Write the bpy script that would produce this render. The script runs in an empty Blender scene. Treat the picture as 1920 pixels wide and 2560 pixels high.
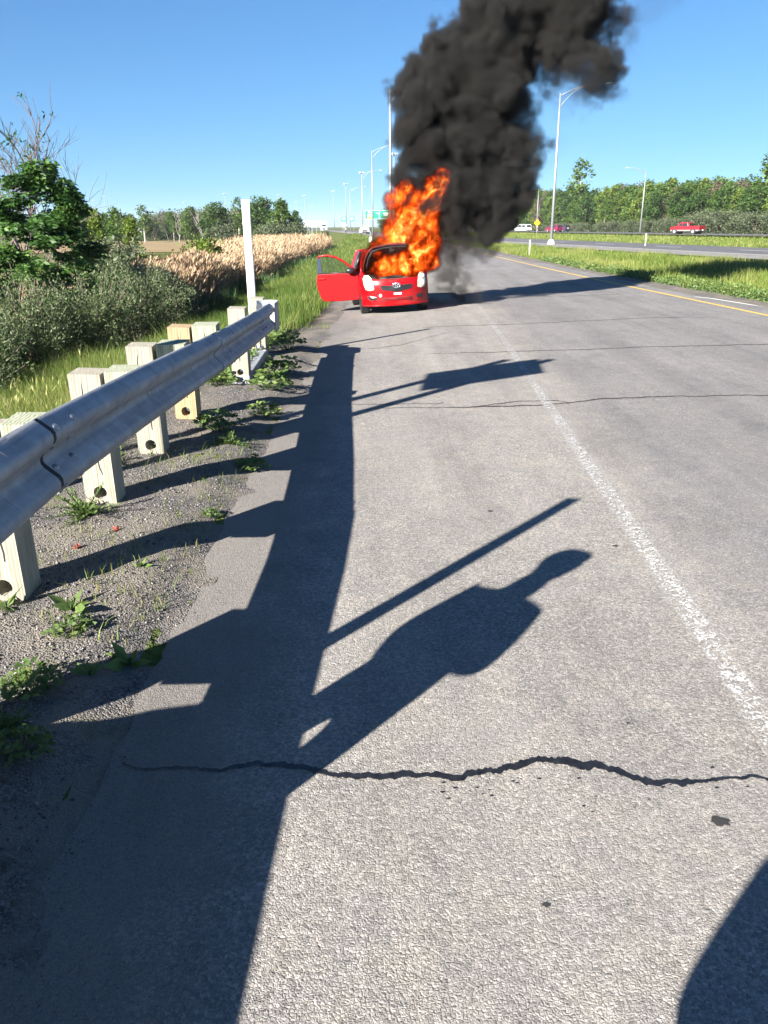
import bpy, bmesh, math, random
import numpy as np
from mathutils import Vector, Matrix

C = bpy.context.scene
COL = C.collection
PI = math.pi
rad = math.radians

# ------------------------------------------------------------------ camera
CAM_H = 1.9
cam_data = bpy.data.cameras.new('camera')
cam = bpy.data.objects.new('camera', cam_data); COL.objects.link(cam)
cam_data.sensor_fit = 'VERTICAL'; cam_data.sensor_height = 32.0
cam_data.lens = 1923.0 / 2560.0 * 32.0
cam_data.clip_start = 0.05; cam_data.clip_end = 6000
PITCH, ROLL = rad(20.4), rad(0.55)
_f = Vector((0, math.cos(PITCH), -math.sin(PITCH)))
_u = Vector((0, math.sin(PITCH), math.cos(PITCH)))
_r = Vector((1, 0, 0))
# the world is seen turned a little anticlockwise: the camera is turned clockwise
_r2 = _r * math.cos(ROLL) - _u * math.sin(ROLL)
_u2 = _r * math.sin(ROLL) + _u * math.cos(ROLL)
cam.matrix_world = Matrix(((_r2.x, _u2.x, -_f.x, 0), (_r2.y, _u2.y, -_f.y, 0), (_r2.z, _u2.z, -_f.z, CAM_H), (0, 0, 0, 1)))
C.camera = cam

# ------------------------------------------------------------------ sky and sun
SUN_EL, SUN_AZ = rad(26.5), rad(39.5)          # light travels towards SUN_AZ (clockwise from +Y)
world = bpy.data.worlds.new('World'); C.world = world
world.use_nodes = True
wn = world.node_tree.nodes; wl = world.node_tree.links
sky = wn.new('ShaderNodeTexSky'); sky.sky_type = 'NISHITA'; sky.sun_disc = False
sky.sun_elevation = SUN_EL; sky.sun_rotation = SUN_AZ + PI
sky.air_density = 0.75; sky.dust_density = 0.0; sky.ozone_density = 5.0; sky.altitude = 0
bg = wn['Background']; bg.inputs['Strength'].default_value = 0.05
# the whole dome evenly compressed and tinted: a clear, deep blue evening sky without a burnt-out horizon
def _vm(op, a, b):
    n = wn.new('ShaderNodeVectorMath'); n.operation = op
    for i, q in enumerate((a, b)):
        if isinstance(q, tuple): n.inputs[i].default_value = q
        else: wl.new(q, n.inputs[i])
    return n.outputs[0]
_s = sky.outputs[0]
_s = _vm('DIVIDE', _s, _vm('ADD', _vm('MULTIPLY', _s, (1 / 8.5, 1 / 11.0, 1 / 13.0)), (1.0, 1.0, 1.0)))
_s = _vm('MULTIPLY', _s, (0.60, 0.87, 1.05))
wl.new(_s, bg.inputs['Color'])
sun_data = bpy.data.lights.new('sun', 'SUN'); sun_data.energy = 5.0; sun_data.angle = rad(0.5)
sun_data.color = (1.0, 0.95, 0.88)
sun = bpy.data.objects.new('sun', sun_data); COL.objects.link(sun)
_d = Vector((math.sin(SUN_AZ) * math.cos(SUN_EL), math.cos(SUN_AZ) * math.cos(SUN_EL), -math.sin(SUN_EL)))
sun.rotation_euler = _d.to_track_quat('-Z', 'Y').to_euler()
sun.location = (-30, -30, 40)
C.view_settings.view_transform = 'Standard'
try: C.view_settings.look = 'None'
except Exception: pass
C.view_settings.gamma = 1.0; C.view_settings.use_curve_mapping = False
C.view_settings.exposure = 2.1
cy = C.cycles
cy.max_bounces = 6; cy.diffuse_bounces = 3; cy.glossy_bounces = 3; cy.transmission_bounces = 4
cy.transparent_max_bounces = 12; cy.volume_bounces = 1
cy.volume_step_rate = 1.0; cy.volume_max_steps = 512
cy.use_denoising = True
cy.sample_clamp_indirect = 6.0

rng = np.random.default_rng(7)
random.seed(11)

# ------------------------------------------------------------------ helpers
def sstep(a, b, x):
    t = np.clip((np.asarray(x, float) - a) / (b - a), 0, 1)
    return t * t * (3 - 2 * t)

def setp(o, label=None, cat=None, group=None, kind=None):
    if label: o['label'] = label
    if cat: o['category'] = cat
    if group: o['group'] = group
    if kind: o['kind'] = kind
    return o

def mesh_np(name, V, F, mat=None, parent=None, attrs=None, smooth=False, uniform=True):
    V = np.asarray(V, np.float32).reshape(-1, 3)
    me = bpy.data.meshes.new(name)
    me.vertices.add(len(V)); me.vertices.foreach_set('co', V.ravel())
    F = np.asarray(F, np.int32)
    if len(F):
        k = F.shape[1]
        me.loops.add(F.size); me.loops.foreach_set('vertex_index', F.ravel())
        me.polygons.add(len(F))
        me.polygons.foreach_set('loop_start', np.arange(0, F.size, k, dtype=np.int32))
        if smooth: me.polygons.foreach_set('use_smooth', np.ones(len(F), bool))
    me.update(calc_edges=True)
    if attrs:
        for an, av in attrs.items():
            a = me.attributes.new(an, 'FLOAT', 'POINT'); a.data.foreach_set('value', np.asarray(av, np.float32))
    if mat: me.materials.append(mat)
    o = bpy.data.objects.new(name, me); COL.objects.link(o)
    if parent: o.parent = parent
    return o

def empty(name, loc=(0, 0, 0), rz=0.0, scale=1.0):
    o = bpy.data.objects.new(name, None); COL.objects.link(o)
    o.location = loc; o.rotation_euler = (0, 0, rz); o.scale = (scale,) * 3
    o.empty_display_size = 0.2
    return o

def copy_tree(o, parent=None):
    c = o.copy(); COL.objects.link(c)
    if parent: c.parent = parent
    for ch in o.children: copy_tree(ch, c)
    return c

class MB:
    """collects shapes for ONE mesh"""
    def __init__(s): s.v = []; s.f = []
    def add(s, vs, fs):
        b = len(s.v); s.v += [tuple(map(float, q)) for q in vs]; s.f += [tuple(b + i for i in f) for f in fs]; return s
    def box(s, c, d, rz=0.0, rx=0.0, ry=0.0):
        M = Matrix.Translation(c) @ Matrix.Rotation(rz, 4, 'Z') @ Matrix.Rotation(ry, 4, 'Y') @ Matrix.Rotation(rx, 4, 'X')
        h = [q / 2 for q in d]
        vs = [M @ Vector((sx * h[0], sy * h[1], sz * h[2])) for sx in (-1, 1) for sy in (-1, 1) for sz in (-1, 1)]
        return s.add(vs, [(0, 1, 3, 2), (4, 6, 7, 5), (0, 4, 5, 1), (2, 3, 7, 6), (0, 2, 6, 4), (1, 5, 7, 3)])
    def tube(s, path, r, n=8, caps=True):
        path = [Vector(p) for p in path]; k = len(path)
        rs = r if isinstance(r, (list, tuple)) else [r] * k
        vs = []; ref = None
        for i, p in enumerate(path):
            t = (path[min(i + 1, k - 1)] - path[max(i - 1, 0)])
            t = t.normalized() if t.length > 1e-9 else Vector((0, 0, 1))
            if ref is None:
                ref = Vector((1, 0, 0)) if abs(t.x) < 0.8 else Vector((0, 1, 0))
            a = (ref - t * ref.dot(t)).normalized(); b = t.cross(a); ref = a
            for j in range(n):
                q = 2 * PI * j / n
                vs.append(p + (a * math.cos(q) + b * math.sin(q)) * rs[i])
        fs = [(i * n + j, i * n + (j + 1) % n, (i + 1) * n + (j + 1) % n, (i + 1) * n + j) for i in range(k - 1) for j in range(n)]
        if caps: fs += [tuple(reversed(range(n))), tuple((k - 1) * n + j for j in range(n))]
        return s.add(vs, fs)
    def ell(s, c, r, nu=10, nv=6, M=None):
        vs = []
        for i in range(nv + 1):
            th = PI * i / nv
            for j in range(nu):
                ph = 2 * PI * j / nu
                p = Vector((r[0] * math.sin(th) * math.cos(ph), r[1] * math.sin(th) * math.sin(ph), r[2] * math.cos(th)))
                if M is not None: p = M @ p
                vs.append(Vector(c) + p)
        return s.add(vs, [(i * nu + j, (i + 1) * nu + j, (i + 1) * nu + (j + 1) % nu, i * nu + (j + 1) % nu) for i in range(nv) for j in range(nu)])
    def grid(s, fn, nu, nv, wrap=False):
        vs = [fn(i / (nu - 1), j / (nv - 1)) for i in range(nu) for j in range(nv)]
        fs = [(i * nv + j, (i + 1) * nv + j, (i + 1) * nv + j + 1, i * nv + j + 1) for i in range(nu - 1) for j in range(nv - 1)]
        if wrap: fs += [(i * nv + nv - 1, (i + 1) * nv + nv - 1, (i + 1) * nv, i * nv) for i in range(nu - 1)]
        return s.add(vs, fs)
    def prism(s, pts, a, b):
        """pts: list of 3-vectors (closed outline); extruded by vector b-a"""
        n = len(pts); d = Vector(b) - Vector(a)
        vs = [Vector(p) + Vector(a) for p in pts] + [Vector(p) + Vector(a) + d for p in pts]
        fs = [tuple(range(n)), tuple(reversed(range(n, 2 * n)))] + [(i, i + n, (i + 1) % n + n, (i + 1) % n) for i in range(n)]
        return s.add(vs, fs)
    def build(s, name, mat, parent=None, smooth=False, bevel=0.0, thick=0.0, autos=None):
        me = bpy.data.meshes.new(name); me.from_pydata(s.v, [], s.f)
        bm = bmesh.new(); bm.from_mesh(me); bmesh.ops.recalc_face_normals(bm, faces=bm.faces)
        bm.to_mesh(me); bm.free()
        if smooth: me.shade_smooth()
        if autos and hasattr(me, 'set_sharp_from_angle'):
            me.shade_smooth(); me.set_sharp_from_angle(angle=rad(autos))
        if mat: me.materials.append(mat)
        o = bpy.data.objects.new(name, me); COL.objects.link(o)
        if parent: o.parent = parent
        if thick:
            m = o.modifiers.new('thick', 'SOLIDIFY'); m.thickness = thick; m.offset = 0
        if bevel:
            m = o.modifiers.new('bevel', 'BEVEL'); m.width = bevel; m.segments = 2; m.limit_method = 'ANGLE'
        return o

# ---- numpy noise
_T = np.random.default_rng(3).random((64, 64, 64)).astype(np.float32)
def vnoise(x, y, z):
    xi = np.floor(x).astype(np.int32); yi = np.floor(y).astype(np.int32); zi = np.floor(z).astype(np.int32)
    fx = x - xi; fy = y - yi; fz = z - zi
    fx = fx * fx * (3 - 2 * fx); fy = fy * fy * (3 - 2 * fy); fz = fz * fz * (3 - 2 * fz)
    x0 = xi & 63; x1 = (xi + 1) & 63; y0 = yi & 63; y1 = (yi + 1) & 63; z0 = zi & 63; z1 = (zi + 1) & 63
    def L(a, b, t): return a + (b - a) * t
    return L(L(L(_T[x0, y0, z0], _T[x1, y0, z0], fx), L(_T[x0, y1, z0], _T[x1, y1, z0], fx), fy),
             L(L(_T[x0, y0, z1], _T[x1, y0, z1], fx), L(_T[x0, y1, z1], _T[x1, y1, z1], fx), fy), fz)
def fbm(x, y, z, o=4, g=0.5):
    a = 1.0; s = 0; n = 0
    for i in range(o):
        s = s + a * vnoise(x * 2 ** i + 17 * i, y * 2 ** i + 5 * i, z * 2 ** i + 9 * i); n += a; a *= g
    return s / n

# ------------------------------------------------------------------ materials
def new_mat(name):
    m = bpy.data.materials.new(name); m.use_nodes = True
    nt = m.node_tree; b = nt.nodes['Principled BSDF']
    return m, nt, b
def N(nt, typ, **kw):
    n = nt.nodes.new(typ)
    for k, v in kw.items():
        if k.startswith('_'): setattr(n, k[1:], v)
        else:
            key = int(k[1:]) if k[0] == 'i' and k[1:].isdigit() else k
            n.inputs[key].default_value = v
    return n
def ramp(nt, fac, stops, interp='LINEAR'):
    r = nt.nodes.new('ShaderNodeValToRGB'); r.color_ramp.interpolation = interp
    e = r.color_ramp.elements
    while len(e) < len(stops): e.new(0.5)
    for el, (p, c) in zip(e, stops):
        el.position = p; el.color = (c, c, c, 1) if isinstance(c, (int, float)) else (*c, 1)
    nt.links.new(fac, r.inputs[0]); return r.outputs[0]
def mixc(nt, fac, a, b, mode='MIX'):
    n = nt.nodes.new('ShaderNodeMix'); n.data_type = 'RGBA'; n.blend_type = mode
    for sock, val in ((n.inputs[0], fac), (n.inputs[6], a), (n.inputs[7], b)):
        if isinstance(val, bpy.types.NodeSocket): nt.links.new(val, sock)
        elif isinstance(val, (int, float)): sock.default_value = val
        else: sock.default_value = (*val, 1)
    return n.outputs[2]
def math_(nt, op, a, b=None, c=None, clamp=False):
    n = nt.nodes.new('ShaderNodeMath'); n.operation = op; n.use_clamp = clamp
    for i, val in enumerate((a, b, c)):
        if val is None: continue
        if isinstance(val, bpy.types.NodeSocket): nt.links.new(val, n.inputs[i])
        else: n.inputs[i].default_value = val
    return n.outputs[0]
def wpos(nt): return nt.nodes.new('ShaderNodeNewGeometry').outputs['Position']
def ocoord(nt): return nt.nodes.new('ShaderNodeTexCoord').outputs['Object']
def noise(nt, vec, scale, detail=4, rough=0.55, out='Fac', sc=None):
    if sc is not None:
        mp = nt.nodes.new('ShaderNodeMapping'); mp.inputs['Scale'].default_value = sc; nt.links.new(vec, mp.inputs[0]); vec = mp.outputs[0]
    n = N(nt, 'ShaderNodeTexNoise', Scale=scale, Detail=detail, Roughness=rough); nt.links.new(vec, n.inputs['Vector'])
    return n.outputs[out]
def voro(nt, vec, scale, feature='F1', out='Distance', rnd=1.0):
    n = N(nt, 'ShaderNodeTexVoronoi', Scale=scale); n.feature = feature
    n.inputs['Randomness'].default_value = rnd
    nt.links.new(vec, n.inputs['Vector']); return n.outputs[out]
def bump(nt, b, h, strength=0.5, dist=0.01, prev=None):
    n = N(nt, 'ShaderNodeBump', Strength=strength, Distance=dist); nt.links.new(h, n.inputs['Height'])
    if prev is not None: nt.links.new(prev, n.inputs['Normal'])
    nt.links.new(n.outputs[0], b.inputs['Normal']); return n.outputs[0]

def plain(name, col, rough=0.5, metal=0.0, spec=0.5, var=0.0, scale=8.0, coat=0.0, bmp=0.0):
    m, nt, b = new_mat(name)
    b.inputs['Base Color'].default_value = (*col, 1); b.inputs['Roughness'].default_value = rough
    b.inputs['Metallic'].default_value = metal; b.inputs['Specular IOR Level'].default_value = spec
    b.inputs['Coat Weight'].default_value = coat; b.inputs['Coat Roughness'].default_value = 0.06
    if var:
        f = noise(nt, ocoord(nt), scale)
        c = ramp(nt, f, [(0.3, tuple(q * (1 - var) for q in col)), (0.7, tuple(min(1, q * (1 + var)) for q in col))])
        nt.links.new(c, b.inputs['Base Color'])
        if bmp: bump(nt, b, f, bmp, 0.01)
    return m

def asphalt_mat(name, dark, light, warm=0.0, shoulder=False):
    m, nt, b = new_mat(name); p = wpos(nt)
    p0 = p
    wv_ = N(nt, 'ShaderNodeTexNoise', Scale=120.0, Detail=2.0); nt.links.new(p, wv_.inputs['Vector'])
    vs_ = nt.nodes.new('ShaderNodeVectorMath'); vs_.operation = 'MULTIPLY_ADD'; nt.links.new(wv_.outputs['Color'], vs_.inputs[0]); vs_.inputs[1].default_value = (.009, .009, .009); nt.links.new(p, vs_.inputs[2])
    p = vs_.outputs[0]
    cell = voro(nt, p, 92, out='Color'); dist = voro(nt, p, 92)
    cell2 = voro(nt, p, 215, out='Color'); dist2 = voro(nt, p, 215)
    sep = nt.nodes.new('ShaderNodeSeparateColor'); nt.links.new(cell, sep.inputs[0])
    sep2 = nt.nodes.new('ShaderNodeSeparateColor'); nt.links.new(cell2, sep2.inputs[0])
    stone = ramp(nt, sep.outputs[0], [(0.0, dark), (0.45, tuple(0.5 * (a + q) for a, q in zip(dark, light))), (0.85, light), (1.0, tuple(min(1, q * 1.35) for q in light))])
    fine = ramp(nt, sep2.outputs[1], [(0.0, tuple(q * 0.75 for q in dark)), (1.0, light)])
    c = mixc(nt, 0.4, stone, fine)
    big = noise(nt, p, 0.55, 5, 0.6); stain = noise(nt, p, 1.1, 5, 0.7, sc=(1.0, .45, 1))
    c = mixc(nt, ramp(nt, big, [(0.35, 0.0), (0.7, 0.5)]), c, tuple(q * 0.8 for q in light), 'MIX')
    streak = noise(nt, p, 1.0, 4, 0.6, sc=(3.0, 0.12, 1))
    c = mixc(nt, 1.0, c, ramp(nt, streak, [(0.3, 0.86), (0.7, 1.08)]), 'MULTIPLY')
    tone = noise(nt, p, 5.0, 3, 0.6)
    c = mixc(nt, 1.0, c, ramp(nt, tone, [(0.3, (0.9, 0.9, 0.92)), (0.7, (1.08, 1.06, 1.02))]), 'MULTIPLY')
    sx = nt.nodes.new('ShaderNodeSeparateXYZ'); nt.links.new(p, sx.inputs[0])
    if shoulder:
        # the lane beyond the worn edge line is older and darker, dusty sand lies along the outer edge
        lx = math_(nt, 'SUBTRACT', sx.outputs[0], math_(nt, 'MULTIPLY_ADD', sx.outputs[1], 0.055, 1.5))
        wob = math_(nt, 'MULTIPLY_ADD', noise(nt, p, 0.8, 3), 0.6, -0.3)
        lane = ramp(nt, math_(nt, 'ADD', lx, wob), [(0.0, 0.0), (0.6, 1.0)])
        c = mixc(nt, 1.0, c, mixc(nt, lane, (1.04, 1.02, 1.0), (0.80, 0.80, 0.83)), 'MULTIPLY')
        dx = math_(nt, 'ADD', sx.outputs[0], math_(nt, 'MULTIPLY_ADD', noise(nt, p, 2.2, 5, 0.65), 0.9, -0.45))
        dust = ramp(nt, math_(nt, 'MULTIPLY_ADD', dx, -1.4, -0.48, clamp=True), [(0.0, 0.0), (0.5, 0.85)])
        c = mixc(nt, dust, c, mixc(nt, fine, (0.17, 0.155, 0.14), (0.24, 0.22, 0.20)))
        # two slightly polished wheel tracks in the lane
        for x0 in (3.6, 5.4):
            dd = math_(nt, 'ABSOLUTE', math_(nt, 'SUBTRACT', lx, x0 - 1.9))
            tr = ramp(nt, dd, [(0.0, 0.9), (0.45, 1.0)])
            c = mixc(nt, 1.0, c, tr, 'MULTIPLY')
    c = mixc(nt, 1.0, c, ramp(nt, stain, [(.32, (.80, .80, .81)), (.5, (1, 1, 1)), (.72, (1.12, 1.10, 1.07))]), 'MULTIPLY')
    edge = voro(nt, p, 92, 'DISTANCE_TO_EDGE')
    pit = noise(nt, p, 70, 3, 0.7)
    crev = math_(nt, 'MULTIPLY', ramp(nt, edge, [(0.0, 1.0), (0.16, 0.0)]), ramp(nt, pit, [(0.42, 0.0), (0.62, 1.0)]))
    c = mixc(nt, math_(nt, 'MULTIPLY', crev, 0.5), c, tuple(q * 0.28 for q in dark))
    nt.links.new(c, b.inputs['Base Color'])
    b.inputs['Roughness'].default_value = 0.85; b.inputs['Specular IOR Level'].default_value = 0.25
    h = math_(nt, 'MULTIPLY', sep.outputs[2], 0.8)
    h = math_(nt, 'ADD', h, math_(nt, 'MULTIPLY', ramp(nt, edge, [(0.0, 0.0), (0.22, 1.0)]), 0.32))
    h = math_(nt, 'ADD', h, math_(nt, 'MULTIPLY', dist2, -0.35))
    h = math_(nt, 'ADD', h, math_(nt, 'MULTIPLY', pit, -1.5))
    h = math_(nt, 'ADD', h, math_(nt, 'MULTIPLY', noise(nt, p, 22, 3, 0.6), 0.7))
    bump(nt, b, h, 0.8, 0.006)
    return m

M = {}
M['asphalt'] = asphalt_mat('asphalt', (0.12, 0.114, 0.106), (0.345, 0.33, 0.308), shoulder=True)
M['asphalt_dark'] = asphalt_mat('asphalt_dark', (0.07, 0.07, 0.075), (0.15, 0.15, 0.155))
M['asphalt_pale'] = asphalt_mat('asphalt_pale', (0.14, 0.135, 0.125), (0.28, 0.265, 0.245))

def ground_gravel():
    m, nt, b = new_mat('gravel_ground'); p = wpos(nt)
    cell = voro(nt, p, 105, out='Color'); dist = voro(nt, p, 105)
    sep = nt.nodes.new('ShaderNodeSeparateColor'); nt.links.new(cell, sep.inputs[0])
    c = ramp(nt, sep.outputs[0], [(0.0, (0.05, 0.046, 0.044)), (0.6, (0.12, 0.112, 0.107)), (1.0, (0.21, 0.197, 0.185))])
    fine = noise(nt, p, 160, 2)
    big = noise(nt, p, 1.6, 5, 0.6)
    c = mixc(nt, ramp(nt, big, [(0.40, 0.0), (0.56, 0.9)]), c, mixc(nt, fine, (0.13, 0.115, 0.095), (0.24, 0.21, 0.175)))
    moss = noise(nt, p, 2.8, 5, 0.7)
    c = mixc(nt, ramp(nt, moss, [(0.56, 0.0), (0.7, 0.5)]), c, (0.09, 0.10, 0.03))
    nt.links.new(c, b.inputs['Base Color']); b.inputs['Roughness'].default_value = 0.95; b.inputs['Specular IOR Level'].default_value = 0.15
    h = math_(nt, 'MULTIPLY_ADD', dist, -0.7, math_(nt, 'MULTIPLY', sep.outputs[1], 0.5))
    h = math_(nt, 'ADD', h, math_(nt, 'MULTIPLY', noise(nt, p, 14, 4), 1.6))
    bump(nt, b, h, 0.9, 0.012)
    return m
M['gravel'] = ground_gravel()

def terrain_mat():
    m, nt, b = new_mat('terrain'); p = wpos(nt)
    n1 = noise(nt, p, 0.25, 6, 0.65); n2 = noise(nt, p, 6, 4, 0.6)
    c = ramp(nt, n1, [(0.3, (0.055, 0.085, 0.02)), (0.5, (0.10, 0.12, 0.035)), (0.72, (0.15, 0.135, 0.05))])
    c = mixc(nt, 1.0, c, ramp(nt, n2, [(0.25, 0.6), (0.75, 1.25)]), 'MULTIPLY')
    nt.links.new(c, b.inputs['Base Color']); b.inputs['Roughness'].default_value = 1.0; b.inputs['Specular IOR Level'].default_value = 0.05
    bump(nt, b, n2, 1.0, 0.15)
    return m
M['terrain'] = terrain_mat()

def foliage(name, c1, c2, c3=None, trans=0.35, rough=0.55, spec=0.3):
    m, nt, b = new_mat(name)
    at = nt.nodes.new('ShaderNodeAttribute'); at.attribute_name = 'var'
    c = ramp(nt, at.outputs['Fac'], [(0.0, c1), (0.6, c2), (1.0, c3 or c2)])
    nt.links.new(c, b.inputs['Base Color']); b.inputs['Roughness'].default_value = rough; b.inputs['Specular IOR Level'].default_value = spec
    t = nt.nodes.new('ShaderNodeBsdfTranslucent'); nt.links.new(c, t.inputs[0])
    mx = nt.nodes.new('ShaderNodeMixShader'); mx.inputs[0].default_value = trans
    nt.links.new(b.outputs[0], mx.inputs[1]); nt.links.new(t.outputs[0], mx.inputs[2])
    nt.links.new(mx.outputs[0], nt.nodes['Material Output'].inputs[0])
    return m
M['grass'] = foliage('grass_blades', (0.05, 0.095, 0.012), (0.105, 0.16, 0.024), (0.22, 0.21, 0.07))
M['grass_yellow'] = foliage('grass_blades_dry', (0.07, 0.12, 0.014), (0.14, 0.19, 0.028), (0.27, 0.26, 0.09))
M['reed'] = foliage('reed_straw', (0.22, 0.145, 0.082), (0.34, 0.235, 0.138), (0.43, 0.315, 0.20), trans=0.15)
M['reed_green'] = foliage('reed_green', (0.02, 0.06, 0.02), (0.04, 0.09, 0.025), (0.09, 0.13, 0.04))
M['weed'] = foliage('weed_leaf', (0.06, 0.11, 0.03), (0.11, 0.17, 0.045), (0.19, 0.24, 0.07))
M['weed_red'] = foliage('weed_red_leaf', (0.30, 0.04, 0.05), (0.40, 0.09, 0.08), (0.45, 0.22, 0.12))
M['ash'] = foliage('ash_leaf', (0.022, 0.065, 0.012), (0.055, 0.13, 0.022), (0.12, 0.20, 0.04), spec=0.45)
M['olive'] = foliage('silver_leaf', (0.03, 0.05, 0.017), (0.072, 0.105, 0.038), (0.16, 0.195, 0.092), trans=0.15)
M['tree_a'] = foliage('tree_leaf_mid', (0.04, 0.08, 0.012), (0.08, 0.14, 0.022), (0.14, 0.20, 0.035))
M['tree_b'] = foliage('tree_leaf_dark', (0.025, 0.06, 0.012), (0.05, 0.10, 0.02), (0.09, 0.15, 0.03))
M['tree_c'] = foliage('tree_leaf_bright', (0.06, 0.10, 0.012), (0.12, 0.175, 0.022), (0.18, 0.23, 0.04))
M['willow'] = foliage('willow_leaf', (0.05, 0.068, 0.034), (0.095, 0.118, 0.06), (0.15, 0.17, 0.095))
M['brownish'] = foliage('bare_scrub', (0.09, 0.065, 0.05), (0.15, 0.11, 0.08), (0.12, 0.13, 0.05))
M['bark'] = plain('bark', (0.12, 0.095, 0.075), 0.9, var=0.4, scale=20, bmp=0.5)
M['bark_pale'] = plain('bark_pale', (0.30, 0.27, 0.24), 0.9, var=0.3, scale=12)
M['dead'] = plain('dead_branch', (0.115, 0.09, 0.085), 0.9, var=0.3, scale=9)

def galv():
    m, nt, b = new_mat('galvanised_steel'); p = ocoord(nt)
    n1 = noise(nt, p, 7, 5, 0.65); n2 = noise(nt, p, 3.0, 4, 0.6, sc=(8, 0.5, 4)); n3 = noise(nt, p, 60, 2)
    c = ramp(nt, n1, [(0.3, (0.25, 0.262, 0.28)), (0.7, (0.37, 0.38, 0.395))])
    c = mixc(nt, 1.0, c, ramp(nt, n2, [(0.3, 0.78), (0.7, 1.1)]), 'MULTIPLY')
    scr = noise(nt, p, 5, 6, 0.75, sc=(3, 1.2, 9))
    c = mixc(nt, ramp(nt, scr, [(0.66, 0.0), (0.72, 0.55)]), c, (0.42, 0.42, 0.41))
    nt.links.new(c, b.inputs['Base Color']); b.inputs['Metallic'].default_value = 0.4
    nt.links.new(ramp(nt, n1, [(0.3, 0.72), (0.7, 0.55)]), b.inputs['Roughness'])
    bump(nt, b, math_(nt, 'ADD', n3, math_(nt, 'MULTIPLY', n1, 2.0)), 0.25, 0.004)
    return m
M['galv'] = galv()
M['galv_dull'] = plain('galvanised_dull', (0.25, 0.265, 0.28), 0.6, 0.35, var=0.2, scale=14, bmp=0.2)
M['bolt'] = plain('bolt_steel', (0.30, 0.30, 0.31), 0.4, 0.8, var=0.2)
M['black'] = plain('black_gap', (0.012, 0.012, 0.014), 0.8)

def wood(name, ca, cb):
    m, nt, b = new_mat(name); p = ocoord(nt)
    g = noise(nt, p, 4.0, 5, 0.6, sc=(14, 14, 0.9))
    g2 = noise(nt, p, 3.0, 3, 0.5)
    wv = N(nt, 'ShaderNodeTexWave', Scale=5.0, Distortion=5.0, Detail=3.0, i4=1.2); wv.bands_direction = 'X'
    mp = nt.nodes.new('ShaderNodeMapping'); mp.inputs['Scale'].default_value = (3.2, 3.2, 0.35); nt.links.new(p, mp.inputs[0]); nt.links.new(mp.outputs[0], wv.inputs['Vector'])
    c = ramp(nt, g, [(0.25, tuple(q * 0.66 for q in ca)), (0.5, ca), (0.75, cb)])
    c = mixc(nt, 1.0, c, ramp(nt, wv.outputs['Fac'], [(0.0, 0.78), (0.6, 1.05)]), 'MULTIPLY')
    c = mixc(nt, ramp(nt, g2, [(0.45, 0.0), (0.75, 0.45)]), c, tuple(q * 0.62 for q in ca))
    nt.links.new(c, b.inputs['Base Color']); b.inputs['Roughness'].default_value = 0.85; b.inputs['Specular IOR Level'].default_value = 0.2
    bump(nt, b, math_(nt, 'ADD', g, wv.outputs['Fac']), 0.35, 0.006)
    return m
M['wood'] = wood('post_wood', (0.27, 0.25, 0.195), (0.36, 0.34, 0.28))
M['wood_green'] = wood('block_wood', (0.26, 0.275, 0.195), (0.35, 0.355, 0.275))
M['wood_tan'] = wood('post_wood_tan', (0.30, 0.22, 0.125), (0.38, 0.295, 0.18))
M['white_plastic'] = plain('white_plastic', (0.72, 0.71, 0.68), 0.45, var=0.12, scale=4)
M['tar'] = plain('tar_sealant', (0.012, 0.012, 0.013), 0.32, var=0.5, scale=30, bmp=0.4)
M['crack'] = plain('crack_or_shadow_line', (0.018, 0.017, 0.016), 0.9, var=0.3, scale=30)

def worn_paint(name, col, thr):
    m, nt, b = new_mat(name); p = wpos(nt)
    b.inputs['Base Color'].default_value = (*col, 1); b.inputs['Roughness'].default_value = 0.75
    cell = voro(nt, p, 92, out='Color'); sep = nt.nodes.new('ShaderNodeSeparateColor'); nt.links.new(cell, sep.inputs[0])
    n2 = noise(nt, p, 26, 4, 0.7); n3 = noise(nt, p, 1.3, 3, 0.6)
    sy = nt.nodes.new('ShaderNodeSeparateXYZ'); nt.links.new(p, sy.inputs[0])
    f = math_(nt, 'ADD', math_(nt, 'MULTIPLY', ramp(nt, math_(nt, 'MULTIPLY', sy.outputs[1], .04), [(.3, 0.0), (.85, 1.0)]), -0.06 if 'worn' in name else 0.0), math_(nt, 'MULTIPLY_ADD', sep.outputs[2], 0.26, 0.10))
    f = math_(nt, 'ADD', f, math_(nt, 'ADD', math_(nt, 'MULTIPLY', n2, 0.8), math_(nt, 'MULTIPLY', n3, 0.22)))
    a = ramp(nt, f, [(0.0, 0.0), (thr, 0.0), (min(0.99, thr + 0.1), 1.0)])
    # the edges of the stripe are the most worn
    uvx = nt.nodes.new('ShaderNodeAttribute'); uvx.attribute_name = 'across'
    e = ramp(nt, uvx.outputs['Fac'], [(0.0, 0.0), (0.22, 1.0), (0.78, 1.0), (1.0, 0.0)])
    a = math_(nt, 'MULTIPLY', a, e)
    t = nt.nodes.new('ShaderNodeBsdfTransparent'); mx = nt.nodes.new('ShaderNodeMixShader')
    nt.links.new(a, mx.inputs[0]); nt.links.new(t.outputs[0], mx.inputs[1]); nt.links.new(b.outputs[0], mx.inputs[2])
    nt.links.new(mx.outputs[0], nt.nodes['Material Output'].inputs[0])
    return m
M['white_worn'] = worn_paint('white_paint_worn', (0.43, 0.425, 0.41), .735)
M['white_line'] = worn_paint('white_paint', (0.70, 0.69, 0.66), 0.45)
M['yellow_line'] = worn_paint('yellow_paint', (0.55, 0.36, 0.06), 0.5)

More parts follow.
